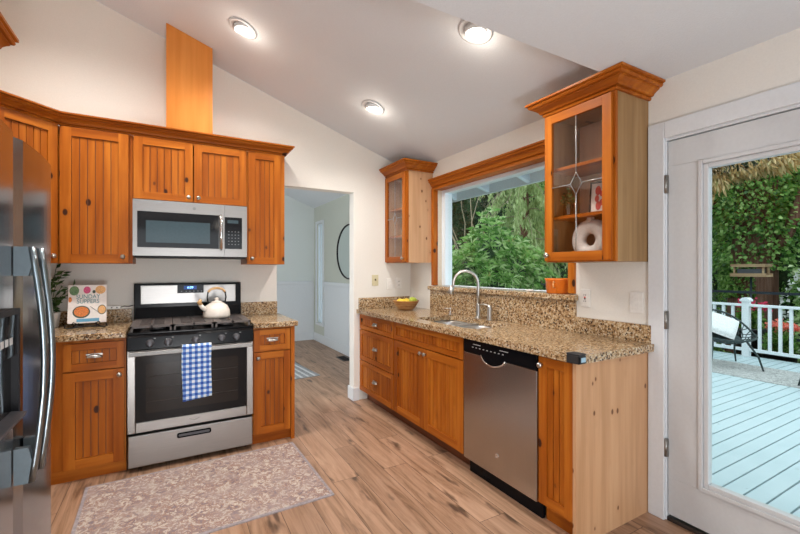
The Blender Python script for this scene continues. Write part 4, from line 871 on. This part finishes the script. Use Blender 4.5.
t = thing('corner_guard', 'black rubber guard on the near corner of the long granite countertop', 'corner guard', (1.674, 1.245, .915))
m = MB(); m.box(-.010, .045, -.009, .060, .0255, .036).box(-.010, -.0005+.003, -.009, .060, -.012, .0255).box(-.010, .045, -.009, -.0012, -.012, .0255); m.build('pad', 'rubber', t, bevel=.003)
MB().box(.008, .040, -.0102, -.0092, -.004, .018).build('label_face', 'pale_tape', t)

# ------------------------------------------------------------------ switches and outlets
def plate(label, nm, loc, rotz, mat, kind, w=.07, h=.115):
    t = thing(nm, label, 'outlet' if kind in ('gfci', 'outlet') else 'switch', loc, rotz)
    MB().box(-w/2, w/2, -.006, -.0005, -h/2, h/2).build('cover_plate', mat, t, bevel=.002)
    if kind == 'toggle': MB().box(-.006, .006, -.016, -.006, -.004, .016).build('toggle', plain('dark_toggle', (.12, .09, .05), .5), t)
    if kind == 'rocker': MB().box(-.017, .017, -.009, -.006, -.034, .034).build('rocker', mat, t, bevel=.001)
    if kind in ('outlet', 'gfci'):
        MB().box(-.017, .017, -.0075, -.006, -.034, .034).build('face', mat, t)
        m = MB()
        for z in (-.02, .02): m.box(-.008, -.005, -.008, -.0075, z-.005, z+.005).box(.005, .008, -.008, -.0075, z-.005, z+.005)
        m.build('slots', 'blackmatte', t)
        if kind == 'gfci': MB().box(-.006, .006, -.009, -.0076, .001, .009).build('reset_button', 'red_ink', t); MB().box(-.006, .006, -.009, -.0076, -.009, -.001).build('test_button', 'blackmatte', t)
    return t
plate('cream toggle switch plate on the back wall, nearest the doorway', 'light_switch', (1.892, YB, 1.235), 0, 'cream', 'toggle', .075)
plate('white rocker switch plate on the back wall, left one above the fruit bowl', 'light_switch', (2.062, YB, 1.195), 0, 'whiteplastic', 'rocker')
plate('white outlet plate on the back wall, close to the window corner', 'wall_outlet', (2.178, YB, 1.20), 0, 'whiteplastic', 'outlet')
plate('white outlet with red reset button right of the window ledge', 'wall_outlet', (XR, 1.68, 1.166), R90, 'whiteplastic', 'gfci')
plate('white rocker switch beside the patio door casing', 'light_switch', (XR, 1.352, 1.160), R90, 'whiteplastic', 'rocker', .078, .12)

# ------------------------------------------------------------------ ceiling lights
slope = math.atan(.348)
def can(x, y, z, tilt, label, power=39):
    t = thing('recessed_light', label, 'ceiling light', (x, y, z-.0015)); t.rotation_euler = (0, tilt, 0)
    MB().lathe([(.070, 0), (.098, -.001), (.100, -.005), (.092, -.009), (.074, -.006), (.066, .0)], (0, 0, 0), 40).build('trim_ring', 'white', t)
    m = MB(); m.T = Matrix.Rotation(-tilt, 4, 'Y'); m.lathe([(.062, .02), (.064, -.014), (.058, -.018), (.055, -.008)], (0, 0, 0), 32); m.build('eyeball_housing', 'white', t)
    m = MB(); m.T = Matrix.Rotation(-tilt, 4, 'Y'); m.lathe([(.0535, -.010), (.050, -.017), (.03, -.022), (0, -.024)], (0, 0, 0), 28); m.build('bulb', 'bulb', t)
    lamp_obj('bulb_glow', 'POINT', (x, y, z-.10), .9, (1, .88, .74), shadow_soft_size=.05)
    l = lamp_obj('downlight', 'SPOT', (x, y, z-.055), power, (1, .955, .90), (0, 0, 0), spot_size=math.radians(150), spot_blend=.9, shadow_soft_size=.055); return t
can(.461, 3.09, vz(.461), slope, 'recessed eyeball ceiling light nearest the pine duct cover')
can(1.497, 3.094, vz(1.497), slope, 'recessed eyeball ceiling light nearest the far corner glass cabinet')
can(1.520, 1.80, vz(1.520), slope, 'recessed eyeball ceiling light at the edge of the lower flat ceiling')
can(.461, 1.80, vz(.461), slope, 'recessed eyeball ceiling light above the middle of the kitchen')
can(-.60, 2.72, vz(-.60), slope, 'added unseen ceiling light brightening the wall at the refrigerator end', 100)  # out-of-view light added to brighten the upper left wall
for i, (x, y) in enumerate(((0.9, .2), (0.9, -2.4), (-1.7, .2-.4), (-1.7, -2.4))): can(x, y, 2.376, 0, ['recessed light in the flat ceiling nearest the patio door', 'recessed light in the flat ceiling, rear right', 'recessed light in the flat ceiling, left side', 'recessed light in the flat ceiling, rear left'][i], 1.2 if i == 0 else 5)

# ------------------------------------------------------------------ rugs, vent, mirror, sidelight
def flat_rug(name, label, c, w, d, rot, mat, edge, z=.0005, th=.008, ew=.018):
    t = thing(name, label, 'rug', (c[0], c[1], z), rot)
    MB().box(-w/2+ew, w/2-ew, -d/2+ew, d/2-ew, 0, th).build('field', mat, t)
    MB().box(-w/2, w/2, -d/2, -d/2+ew, 0, th-.001).box(-w/2, w/2, d/2-ew, d/2, 0, th-.001).box(-w/2, -w/2+ew, -d/2+ew, d/2-ew, 0, th-.001).box(w/2-ew, w/2, -d/2+ew, d/2-ew, 0, th-.001).build('border', edge, t)
    return t
flat_rug('floor_rug', 'faded floral runner rug on the wood floor in front of the stove', (.205, 2.715), 1.285, .86, math.radians(1.5), 'rug', 'rug_edge')
t = thing('door_mat', 'grey and white striped door mat on the hall floor', 'mat', (1.30, 5.45, .0005), .1)
MB().box(-.45, .32, -.5, .52, 0, .008).build('base', 'mat_grey', t)
m = MB()
for i in range(9): m.box(-.44+.085*i, -.41+.085*i, -.49, .51, .008, .0095)
m.build('stripes', 'mat_white', t)
t = thing('floor_vent', 'dark metal floor register in the hall beneath the mirror', 'vent', (2.30, 5.75, .0005))
MB().frame(-.075, .075, -.17, .17, .015, 0, .006).build('tmp', 'ventmetal')
bpy.data.objects.remove(bpy.data.objects['tmp'])
m = MB(); m.box(-.075, .075, -.17, -.155, 0, .006).box(-.075, .075, .155, .17, 0, .006).box(-.075, -.06, -.155, .155, 0, .006).box(.06, .075, -.155, .155, 0, .006).build('frame', 'ventmetal', t)
m = MB()
for i in range(12): m.box(-.06, .06, -.148+i*.026, -.138+i*.026, 0, .005)
m.build('louvers', 'blackmatte', t)
t = thing('wall_mirror', 'oval black-framed mirror on the hall wall right of the sidelight', 'mirror', (HX-.002, 5.85, 1.625))
m = MB(); a_, b_ = .50, .42
m.tube([(-.018, a_*math.cos(2*PI*i/48), b_*math.sin(2*PI*i/48)) for i in range(48)], .011, 8, closed=True).build('frame', 'blackmatte', t)
m = MB(); m.lathe([(1, -.004), (1, -.014)], (0, 0, 0), 48, axis='x', sx=a_, sy=b_).build('glass', 'mirror', t)
wn2 = MB(); yframe(wn2, SY0-.05, SY1+.05, SZ0-.05, SZ1+.05, .05, HX-.02, HX+.0)
wn2 = struct(wn2.build('window_2', 'white', bevel=.003))
m = MB(); yframe(m, SY0+.001, SY1-.001, SZ0+.001, SZ1-.001, .03, HX+.02, HX+.08); m.box(HX+.02, HX+.08, SY0+.155, SY0+.18, SZ0+.03, SZ1-.03); m.build('window_frame', 'vinyl', wn2)
MB().box(HX+.045, HX+.051, SY0+.031, SY0+.154, SZ0+.031, SZ1-.031).box(HX+.045, HX+.051, SY0+.181, SY1-.031, SZ0+.031, SZ1-.031).build('frosted_pane', 'frosted', wn2)

# ------------------------------------------------------------------ outside: eave, deck, railing
m = MB(); m.prism([(XR+.14, 2.60), (3.22, 2.36), (3.22, 2.40), (XR+.14, 2.64)], -1, 7, 'y'); eave = struct(m.build('ceiling_eave', 'vinyl'))
struct(MB().box(3.22, 3.26, -1, 7, 2.235, 2.41).build('trim_fascia', 'white'))
m = MB()
for y in np.arange(-.7, 7, .61): m.prism([(XR+.14, 2.475), (3.22, 2.245), (3.22, 2.358), (XR+.14, 2.598)], y, y+.045, 'y')
struct(m.build('trim_rafters', 'vinyl'))
ZD = -.15; RXX = 8.65
m = MB(); yb = -2.2; pitch = .118
struct(MB().box(XR+.14, RXX+.12, -2.2, 4.45, ZD-.30, ZD-.03).build('floor_deck_joists', 'soil'))
i = 0
while yb+i*pitch < 4.35: y = yb+i*pitch; m.box(XR+.145, RXX+.1, y, y+pitch-.012, ZD-.028, ZD); i += 1
struct(m.build('floor_deck', 'deck'))
flat_rug('outdoor_rug', 'grey woven outdoor rug on the deck under the patio chairs', (7.40, 2.35), 1.02, 4.2, 0, 'outrug', 'outrug', ZD+.0005)
t = thing('deck_railing', 'white painted deck railing behind the patio chairs', 'railing', (RXX, 2.4, ZD))
OFF = (RXX, 2.4, ZD)
for y in (-2.0, .9, 3.13, 4.35):
    p = MB(OFF).box(RXX-.05, RXX+.05, y-.05, y+.05, ZD, .80).build('post', 'railing', t, bevel=.004)
    MB(OFF).prism([(y-.07, .8005), (y+.07, .8005), (y+.07, .83), (y+.03, .865), (y-.03, .865), (y-.07, .83)], RXX-.07, RXX+.07, 'x').build('post_cap', 'railing', p)
    if y > 4: continue
    y2 = {-2.0: .9, .9: 3.13, 3.13: 4.35}[y]
    MB(OFF).box(RXX-.045, RXX+.045, y+.051, y2-.051, .715, .755).build('top_rail', 'railing', t, bevel=.004)
    MB(OFF).box(RXX-.03, RXX+.03, y+.051, y2-.051, -.055, -.005).build('bottom_rail', 'railing', t, bevel=.004)
    n = round((y2-y-.1)/.135)
    for k in range(1, n): yy = y+.05+(y2-y-.1)*k/n; MB(OFF).box(RXX-.02, RXX+.02, yy-.02, yy+.02, -.0048, .7148).build('baluster', 'railing', t)

def patio_chair(loc, rot, label, cushion):
    t = thing('patio_chair', label, 'chair', loc, rot, 'patio chairs on the deck')
    # local: front -y; oval shell tilted back
    def rim(a, s=1.0):
        x = .40*s*math.cos(a); y = .36*s*math.sin(a)
        return Vector((x, y, .43+.19*(y+.36)*1.0+.26*max(0, y/.36)**1.3))
    MB().tube([rim(2*PI*i/40) for i in range(40)], .014, 8, closed=True).build('rim', 'green_metal', t)
    MB().tube([rim(2*PI*i/32, .58)-Vector((0, 0, .09)) for i in range(32)], .010, 8, closed=True).build('seat_ring', 'green_metal', t)
    m = MB()
    for i in range(22):   # looping lattice between the rings
        a = 2*PI*i/22; b = 2*PI*(i+1.6)/22; md = (rim((a+b)/2, .80)-Vector((0, 0, .05)))
        m.tube([rim(a), (rim(a, .8)-Vector((0, 0, .03))).lerp(md, .4), md.lerp(rim(b, .6)-Vector((0, 0, .085)), .5), rim(b, .58)-Vector((0, 0, .09))], .0065, 6)
        m.tube([rim(b), (rim(b, .8)-Vector((0, 0, .03))).lerp(md, .4), md.lerp(rim(a, .6)-Vector((0, 0, .085)), .5), rim(a, .58)-Vector((0, 0, .09))], .0065, 6)
    m.build('lattice', 'green_metal', t)
    m = MB(); m.add([tuple(rim(2*PI*i/32, .575)-Vector((0, 0, .088))) for i in range(32)]+[tuple(rim(2*PI*i/32, .575)-Vector((0, 0, .10))) for i in range(32)], [tuple(range(32)), tuple(range(63, 31, -1))]+[(i, (i+1) % 32, 32+(i+1) % 32, 32+i) for i in range(32)]); m.build('seat', 'green_metal', t)
    for sx, sy in ((-1, -1), (1, -1), (-1, 1), (1, 1)):
        top = rim(math.atan2(sy*.8, sx), .72)-Vector((0, 0, .07)); MB().tube([top, (sx*.30, sy*.30, .2), (sx*.34, sy*.34, .0005)], [.016, .014, .011], 8).build('leg', 'green_metal', t)
    if cushion:
        cu = thing('outdoor_pillow', cushion, 'pillow', loc, rot)
        m = MB(); n = 14; vs = []; fs = []
        for side in (1, -1):
            for i in range(n+1):
                for j in range(n+1):
                    u, v = 2*i/n-1, 2*j/n-1; th = .075*(max(0, (1-u**4)*(1-v**4)))**.6
                    pin = 1-.06*(u*u+v*v)*.5
                    vs.append((u*.20*pin, side*th*.8, v*.20*pin))
        q = (n+1)**2
        for s_ in (0, 1):
            for i in range(n):
                for j in range(n): fs.append((s_*q+i*(n+1)+j, s_*q+(i+1)*(n+1)+j, s_*q+(i+1)*(n+1)+j+1, s_*q+i*(n+1)+j+1))
        m.T = Matrix.Translation((.02, .07, .610)) @ Matrix.Rotation(math.radians(-38), 4, 'X') @ Matrix.Rotation(math.radians(28), 4, 'Y')
        m.add(vs, fs, 0, True); o = m.build('cover', 'fabric', cu); bmod = o.modifiers.new('weld', 'WELD'); bmod.merge_threshold = .001
    return t
patio_chair((7.50, 3.00, ZD+.0125), math.radians(-42), 'dark metal lattice patio chair holding a white pillow', 'white square pillow on the left patio chair')
patio_chair((7.28, 1.60, ZD+.0125), math.radians(-100), 'dark metal lattice patio chair at the right edge of the door glass', None)

# ------------------------------------------------------------------ garden
m = MB(); nxx, nyy = 30, 50; vs = []; fs = []
for i in range(nxx+1):
    for j in range(nyy+1):
        x = 8.8+22*i/nxx; y = -12+44*j/nyy; h = -1.0+max(0, x-16.5)*.55+.25*noise.noise(Vector((x*.4, y*.4, 0)))
        vs.append((x, y, h))
for i in range(nxx):
    for j in range(nyy): fs.append((i*(nyy+1)+j, (i+1)*(nyy+1)+j, (i+1)*(nyy+1)+j+1, i*(nyy+1)+j+1))
struct(m.add(vs, fs, 0, True).box(2.4, 9.0, -6, 30, -1.4, -1.0).build('ground', 'hill'))

def blob_tree(name, label, c, rad, n, mat, leaf_l, leaf_w, droop=.2, cat='tree', trunk=True, core=True, zbase=-1.0, group=None, sub=9, shape=1, lumps=.3):
    cx, cy, cz = c; t = thing(name, label, cat, (cx, cy, zbase), 0, group); seed = Vector((cx*3.1, cy*1.7, cz))
    def rr(d): return 1-lumps+2*lumps*noise.noise(Vector(d)*1.9+seed)+lumps*.5*noise.noise(Vector(d)*5+seed)
    d = rng.normal(size=(n, 3)); d /= np.linalg.norm(d, axis=1)[:, None]
    keep = d[:, 0] < .55; d = d[keep]                      # every leaf except the far side, which faces away from the house
    R = np.array([rr(q) for q in d]); dep = rng.uniform(.80, 1.05, len(d))
    pos = d*(R*dep)[:, None]*np.array(rad)+np.array([0, 0, cz-zbase])
    pos = pos[pos[:, 2] > .05] if False else pos
    di = d+rng.normal(size=d.shape)*.6-np.array([0, 0, droop*2]); up = d+rng.normal(size=d.shape)*.5
    leaf_mesh('foliage', mat, t, pos, di, rng.uniform(.7, 1.2, len(d))*leaf_l, leaf_w, .18, .15, ups=np.cross(up, di))
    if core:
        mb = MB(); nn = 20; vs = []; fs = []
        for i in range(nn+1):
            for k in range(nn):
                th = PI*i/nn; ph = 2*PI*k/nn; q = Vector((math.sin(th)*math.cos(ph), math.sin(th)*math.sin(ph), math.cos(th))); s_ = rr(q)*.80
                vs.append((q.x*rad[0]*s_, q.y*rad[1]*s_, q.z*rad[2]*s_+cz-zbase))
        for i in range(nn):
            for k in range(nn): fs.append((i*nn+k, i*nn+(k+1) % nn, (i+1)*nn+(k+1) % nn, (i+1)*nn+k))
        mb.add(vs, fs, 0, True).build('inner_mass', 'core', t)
    if trunk: MB().tube([(0, 0, 0), (.03, 0, (cz-zbase)*.6), (0, .02, cz-zbase)], [.12, .10, .06], 10).build('trunk', 'bark', t)
    return t
# ivy-clad trunk with bird feeder behind the railing
tx, ty = 12.6, 4.45
t = thing('ivy_clad_tree', 'thick reddish tree trunk wrapped in ivy behind the deck railing', 'tree', (tx, ty, -1.0))
MB().tube([(0, 0, -.1), (0, 0, 1.0), (.02, -.02, 2.2), (0.05, -.05, 3.4), (.1, -.1, 5.0), (.1, -.2, 7.5)], [.56, .50, .47, .42, .36, .28], 20).build('trunk', 'bark', t)
MB().tube([(0, -.2, 2.3), (-.1, -.75, 3.3), (-.2, -1.1, 4.6)], [.15, .12, .08], 10).tube([(0, .2, 3.2), (-.3, .9, 4.3), (-.5, 1.7, 5.0)], [.12, .09, .05], 10).build('limb', 'bark', t)
ps = []; ds = []
for k in range(7500):
    z = random.uniform(2.35, 7.0); a = random.uniform(PI*.4, PI*1.6)+.0; r = .50+random.random()**1.5*(.25+.12*max(0, z-3))
    if z < 3.2 and random.random() < .55: continue
    ps.append((r*math.cos(a), r*math.sin(a)*1.2, z)); ds.append((math.cos(a)*.6, math.sin(a), -1+random.uniform(-.4, .8)))
for k in range(500):
    a = random.uniform(PI*.6, PI*1.2); ps.append((.5*math.cos(a), .5*math.sin(a)+.1, random.uniform(1.7, 2.5)+0)); ds.append((math.cos(a), math.sin(a), -.6))
leaf_mesh('ivy', 'ivy', t, ps, ds, .10, .09, .15)
t = thing('bird_feeder', 'weathered wooden bird feeder hanging in front of the ivy-clad trunk', 'bird feeder', (10.5, 3.72, 1.0))
MB().prism([(-.28, .40), (.28, .40), (.30, .46), (-.30, .46)], -.17, .17, 'x').build('roof', 'feeder', t)
MB().box(-.17, .17, -.30, .30, .20, .235).box(-.17, -.15, -.30, .30, .235, .27).box(.15, .17, -.30, .30, .235, .27).build('tray', 'feeder', t)
m = MB()
for x in (-.12, .12):
    for y in (-.24, .24): m.box(x-.015, x+.015, y-.015, y+.015, .235, .40)
m.build('uprights', 'feeder', t); MB().box(-.1, .1, -.2, .2, .236, .36).build('seed_box', 'gunmetal', t)
MB().tube([(0, 0, .20), (0, 0, -2.0)], .02, 8).build('mounting_pole', 'fencemetal', t)
# dark metal fence beyond the railing
t = thing('metal_garden_fence', 'black metal garden fence beyond the deck', 'fence', (10.2, 6, -1.0))
OFF = (10.2, 6, -1.0); fyy = np.arange(2.0, 12.2, 2.45)
for y in fyy: MB(OFF).box(10.17, 10.23, y-.03, y+.03, -1.0, 1.02).build('post', 'fencemetal', t)
for z in (.86, .0, -.8): MB(OFF).box(10.185, 10.215, 2.0, 11.8, z, z+.05).build('rail', 'fencemetal', t)
m = MB(OFF)
for y in np.arange(2.1, 11.8, .11): m.box(10.19, 10.205, y-.006, y+.006, -.85, 1.0) if y > 4.45 else None
m.build('pickets', 'fencemetal', t, kind='stuff')

# foliage seen through the patio door
blob_tree('leafy_hedge', 'dense ivy-leaved hedge tree left of the trunk behind the deck', (14.8, 7.6, 1.9), (1.6, 1.9, 3.0), 12000, 'ivy', .11, .09)
blob_tree('leafy_hedge', 'tall leafy tree right of the ivy-clad trunk behind the railing', (13.7, 1.8, 2.2), (1.3, 1.4, 3.3), 15000, 'ivy', .11, .09)
blob_tree('leafy_hedge', 'broad dark hedge at the right edge of the door glass', (12.4, -1.4, 1.6), (1.5, 1.6, 3.0), 8000, 'ivy', .14, .12)
blob_tree('blossoming_shrub', 'green shrub with small white blossoms right of the bird feeder', (11.45, 2.5, .35), (.75, 1.0, 1.45), 6000, 'rhodo', .11, .08, cat='shrub', trunk=False)
blob_tree('backdrop_tree', 'large shaded evergreen far behind the railing', (18.5, 5.0, 4.5), (2.4, 4.4, 6.0), 20000, 'ivy', .17, .12)
blob_tree('golden_conifer', 'golden-brown conifer boughs overhanging at the top of the door view', (9.5, 4.8, 3.65), (1.0, 2.2, 1.0), 14000, 'golden', .17, .04, droop=.7)
o = None
ps = rng.normal(size=(260, 3)); ps /= np.linalg.norm(ps, axis=1)[:, None]; ps[:, 0] = -abs(ps[:, 0]); ps = ps*[.77, 1.02, 1.4]+[11.45, 2.5, .35]
o = leaf_mesh('white_blossoms', 'petal_w', None, ps, rng.normal(size=(260, 3)), .09, .09); o.parent = bpy.data.objects['blossoming_shrub']; o.matrix_parent_inverse = Matrix.Translation((-11.45, -2.5, 1.0))
# low shrubs just beyond the railing
for i, (x, y, lab) in enumerate(((9.2, 4.0, 'low green shrub behind the railing, left of the post'), (9.4, 1.2, 'low green shrub behind the railing at the right edge'))):
    blob_tree('low_shrub', lab, (x, y, -.35), (.35, .45, .75), 2600, 'ivy', .09, .07, cat='shrub', trunk=False)
def geranium(x, y, lab, mat='petal', h=.48):
    t = thing('potted_geranium', lab, 'potted plant', (x, y, -1.0), 0, 'potted geraniums behind the railing')
    MB().lathe([(.16, 0), (.18, .02), (.23, .70+h-.3), (.24, .70+h-.3), (.24, .74+h-.3), (.21, .74+h-.3), (.20, .68+h-.3), (0, .68+h-.3)], (0, 0, 0), 24).build('planter', 'pot', t)
    z0 = .74+h-.3; n = 700; q = rng.normal(size=(n, 3)); q /= np.linalg.norm(q, axis=1)[:, None]; q[:, 2] = abs(q[:, 2])
    leaf_mesh('leaves', 'ivy', t, q*rng.uniform(.3, 1, (n, 1))*[.19, .19, .42]+[0, 0, z0], q+[0, 0, -.2], .09, .08)
    hs = []; 
    for k in range(9): a = k*2.4; hs.append((.17*math.cos(a)*((k % 3)/2+.3), .17*math.sin(a)*((k % 3)/2+.3), z0+.40+.06*random.random()))
    pp_ = np.concatenate([rng.normal(size=(40, 3))*.032+np.array(h_) for h_ in hs]); leaf_mesh('flowers', mat, t, pp_, rng.normal(size=(len(pp_), 3)), .05, .045)
    m = MB()
    for h_ in hs: m.tube([(h_[0]*.4, h_[1]*.4, z0), h_], .005, 5)
    m.build('stems', 'ivy', t)
geranium(9.25, 2.88, 'coral geranium in a black planter behind the railing, nearest the post')
geranium(9.25, 2.22, 'coral geranium in a black planter behind the railing, nearest the right chair')
geranium(9.6, 3.42, 'crimson flowering plant peeking over the railing beside the post cap', 'petal_red', .80)

# foliage seen through the kitchen window
# rhododendron: whorls of long leaves
t = thing('rhododendron', 'large rhododendron bush with whorled leaves outside the kitchen window', 'shrub', (5.9, 6.45, -1.0))
ps = []; ds = []; up_ = []; cen = np.array([5.9, 6.45, .60]); rad = np.array([1.2, 1.3, 1.95]); hh = []
for k in range(1150):
    d = rng.normal(size=3); d /= np.linalg.norm(d)
    if d[0]*.78+d[1]*(-.62) > -0.0 and False: continue
    s_ = (.86+.28*noise.noise(Vector(d)*2.2))*rng.uniform(.80, 1.04); c_ = cen+d*rad*s_; hh.append(c_)
    ax = d+np.array([-.2, -.3, .55]); ax /= np.linalg.norm(ax); e1 = np.cross(ax, [0.3, .2, 1]); e1 /= np.linalg.norm(e1); e2 = np.cross(ax, e1)
    for q in range(9):
        a = q*2*PI/9+k; dd_ = math.cos(a)*e1+math.sin(a)*e2+ax*rng.uniform(.05, .5); ps.append(c_); ds.append(dd_); up_.append(np.cross(ax, dd_))
leaf_mesh('leaves', 'rhodo', t, ps, ds, rng.uniform(.13, .20, len(ps)), .058, .12, .12, off=(5.9, 6.45, -1.0), ups=np.array(up_))
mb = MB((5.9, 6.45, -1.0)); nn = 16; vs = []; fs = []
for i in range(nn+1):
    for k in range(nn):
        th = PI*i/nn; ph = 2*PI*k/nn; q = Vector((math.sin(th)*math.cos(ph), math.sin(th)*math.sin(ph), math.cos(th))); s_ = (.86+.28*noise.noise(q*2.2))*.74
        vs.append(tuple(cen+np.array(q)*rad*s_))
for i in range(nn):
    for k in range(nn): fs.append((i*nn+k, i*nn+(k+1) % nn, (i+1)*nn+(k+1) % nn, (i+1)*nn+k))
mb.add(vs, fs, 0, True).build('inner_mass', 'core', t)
m = MB((5.9, 6.45, -1.0)); m.tube([(5.9, 6.45, -1.0), (5.9, 6.45, .3)], [.09, .05], 8).build('trunk', 'bark', t)
hb = [h_ for h_ in hh if h_[2] > .6 and h_[1] < 6.8][:16]
m2 = np.concatenate([rng.normal(size=(10, 3))*.02+h_ for h_ in hb]); leaf_mesh('faded_buds', 'golden', t, m2, rng.normal(size=(len(m2), 3)), .05, .03, off=(5.9, 6.45, -1.0))
# drooping conifer: fronds hanging from arching boughs
t = thing('drooping_conifer', 'pale green conifer with drooping fronds behind the rhododendron', 'tree', (8.9, 8.4, -1.0))
OFF = (8.9, 8.4, -1.0); m = MB(OFF); m.tube([(8.9, 8.4, -1.0), (8.9, 8.4, 2.5), (8.95, 8.4, 6.2)], [.18, .14, .05], 12).build('trunk', 'bark', t)
m = MB(OFF); ps = []; ds = []
for k in range(64):
    a = random.uniform(0, 2*PI); z = random.uniform(1.7, 5.8); ln = random.uniform(.9, 1.65)*(1-.08*(z-1.7)); pts = []
    for s_ in np.linspace(0, 1, 8): pts.append((8.9+math.cos(a)*ln*s_, 8.4+math.sin(a)*ln*s_, z+.55*s_-1.15*s_**2.2))
    m.tube(pts, [.02*(1-.8*s_) for s_ in np.linspace(0, 1, 8)], 5)
    for s_ in np.linspace(.18, 1, 26):
        i0 = min(6, int(s_*7)); q = Vector(pts[i0]).lerp(Vector(pts[i0+1]), s_*7-i0)
        for h_ in range(7):
            ps.append((q.x+random.uniform(-.10, .10), q.y+random.uniform(-.10, .10), q.z-random.uniform(0, .22))); ds.append((random.uniform(-.5, .5), random.uniform(-.5, .5), -1))
m.build('boughs', 'twig', t); leaf_mesh('fronds', 'conifer', t, ps, ds, .16, .042, .12, .1, off=OFF)
# bare twigs reaching across
t = thing('bare_branch', 'bare pale branches crossing the dark gap above the rhododendron', 'branch', (7.4, 8.8, -1.0))
m = MB((7.4, 8.8, -1.0))
for k in range(9):
    p = Vector((7.4+random.uniform(-.2, .2), 8.8+random.uniform(-.4, .4), -1.0 if k == 0 else 1.0)); pts = [p]
    dr0 = Vector((random.uniform(-.3, .1), random.uniform(-.6, .5), 1)).normalized()
    for s_ in range(8): p = p+dr0*.42+Vector((random.uniform(-.1, .1), random.uniform(-.12, .12), 0)); pts.append(p); dr0 = (dr0+Vector((0, random.uniform(-.2, .15), -.06))).normalized()
    m.tube(pts, [.022*(1-.09*i) for i in range(9)], 6)
m.build('twigs', 'twig', t)
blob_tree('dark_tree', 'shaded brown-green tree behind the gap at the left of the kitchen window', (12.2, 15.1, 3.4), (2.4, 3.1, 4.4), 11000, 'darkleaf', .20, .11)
blob_tree('leafy_hedge', 'ivy-covered bank tree at the right of the kitchen window', (12.2, 9.9, 1.8), (1.9, 2.5, 3.6), 12000, 'ivy', .14, .11)
blob_tree('backdrop_tree', 'tall shaded tree filling the top of the kitchen window view', (17.0, 14.8, 5.0), (2.5, 5.0, 6.2), 12000, 'ivy', .24, .16)
blob_tree('leafy_shrub', 'bright green shrub at the left edge of the kitchen window view', (6.7, 10.6, 1.5), (.9, 1.0, 1.8), 4500, 'rhodo', .13, .06, cat='shrub')
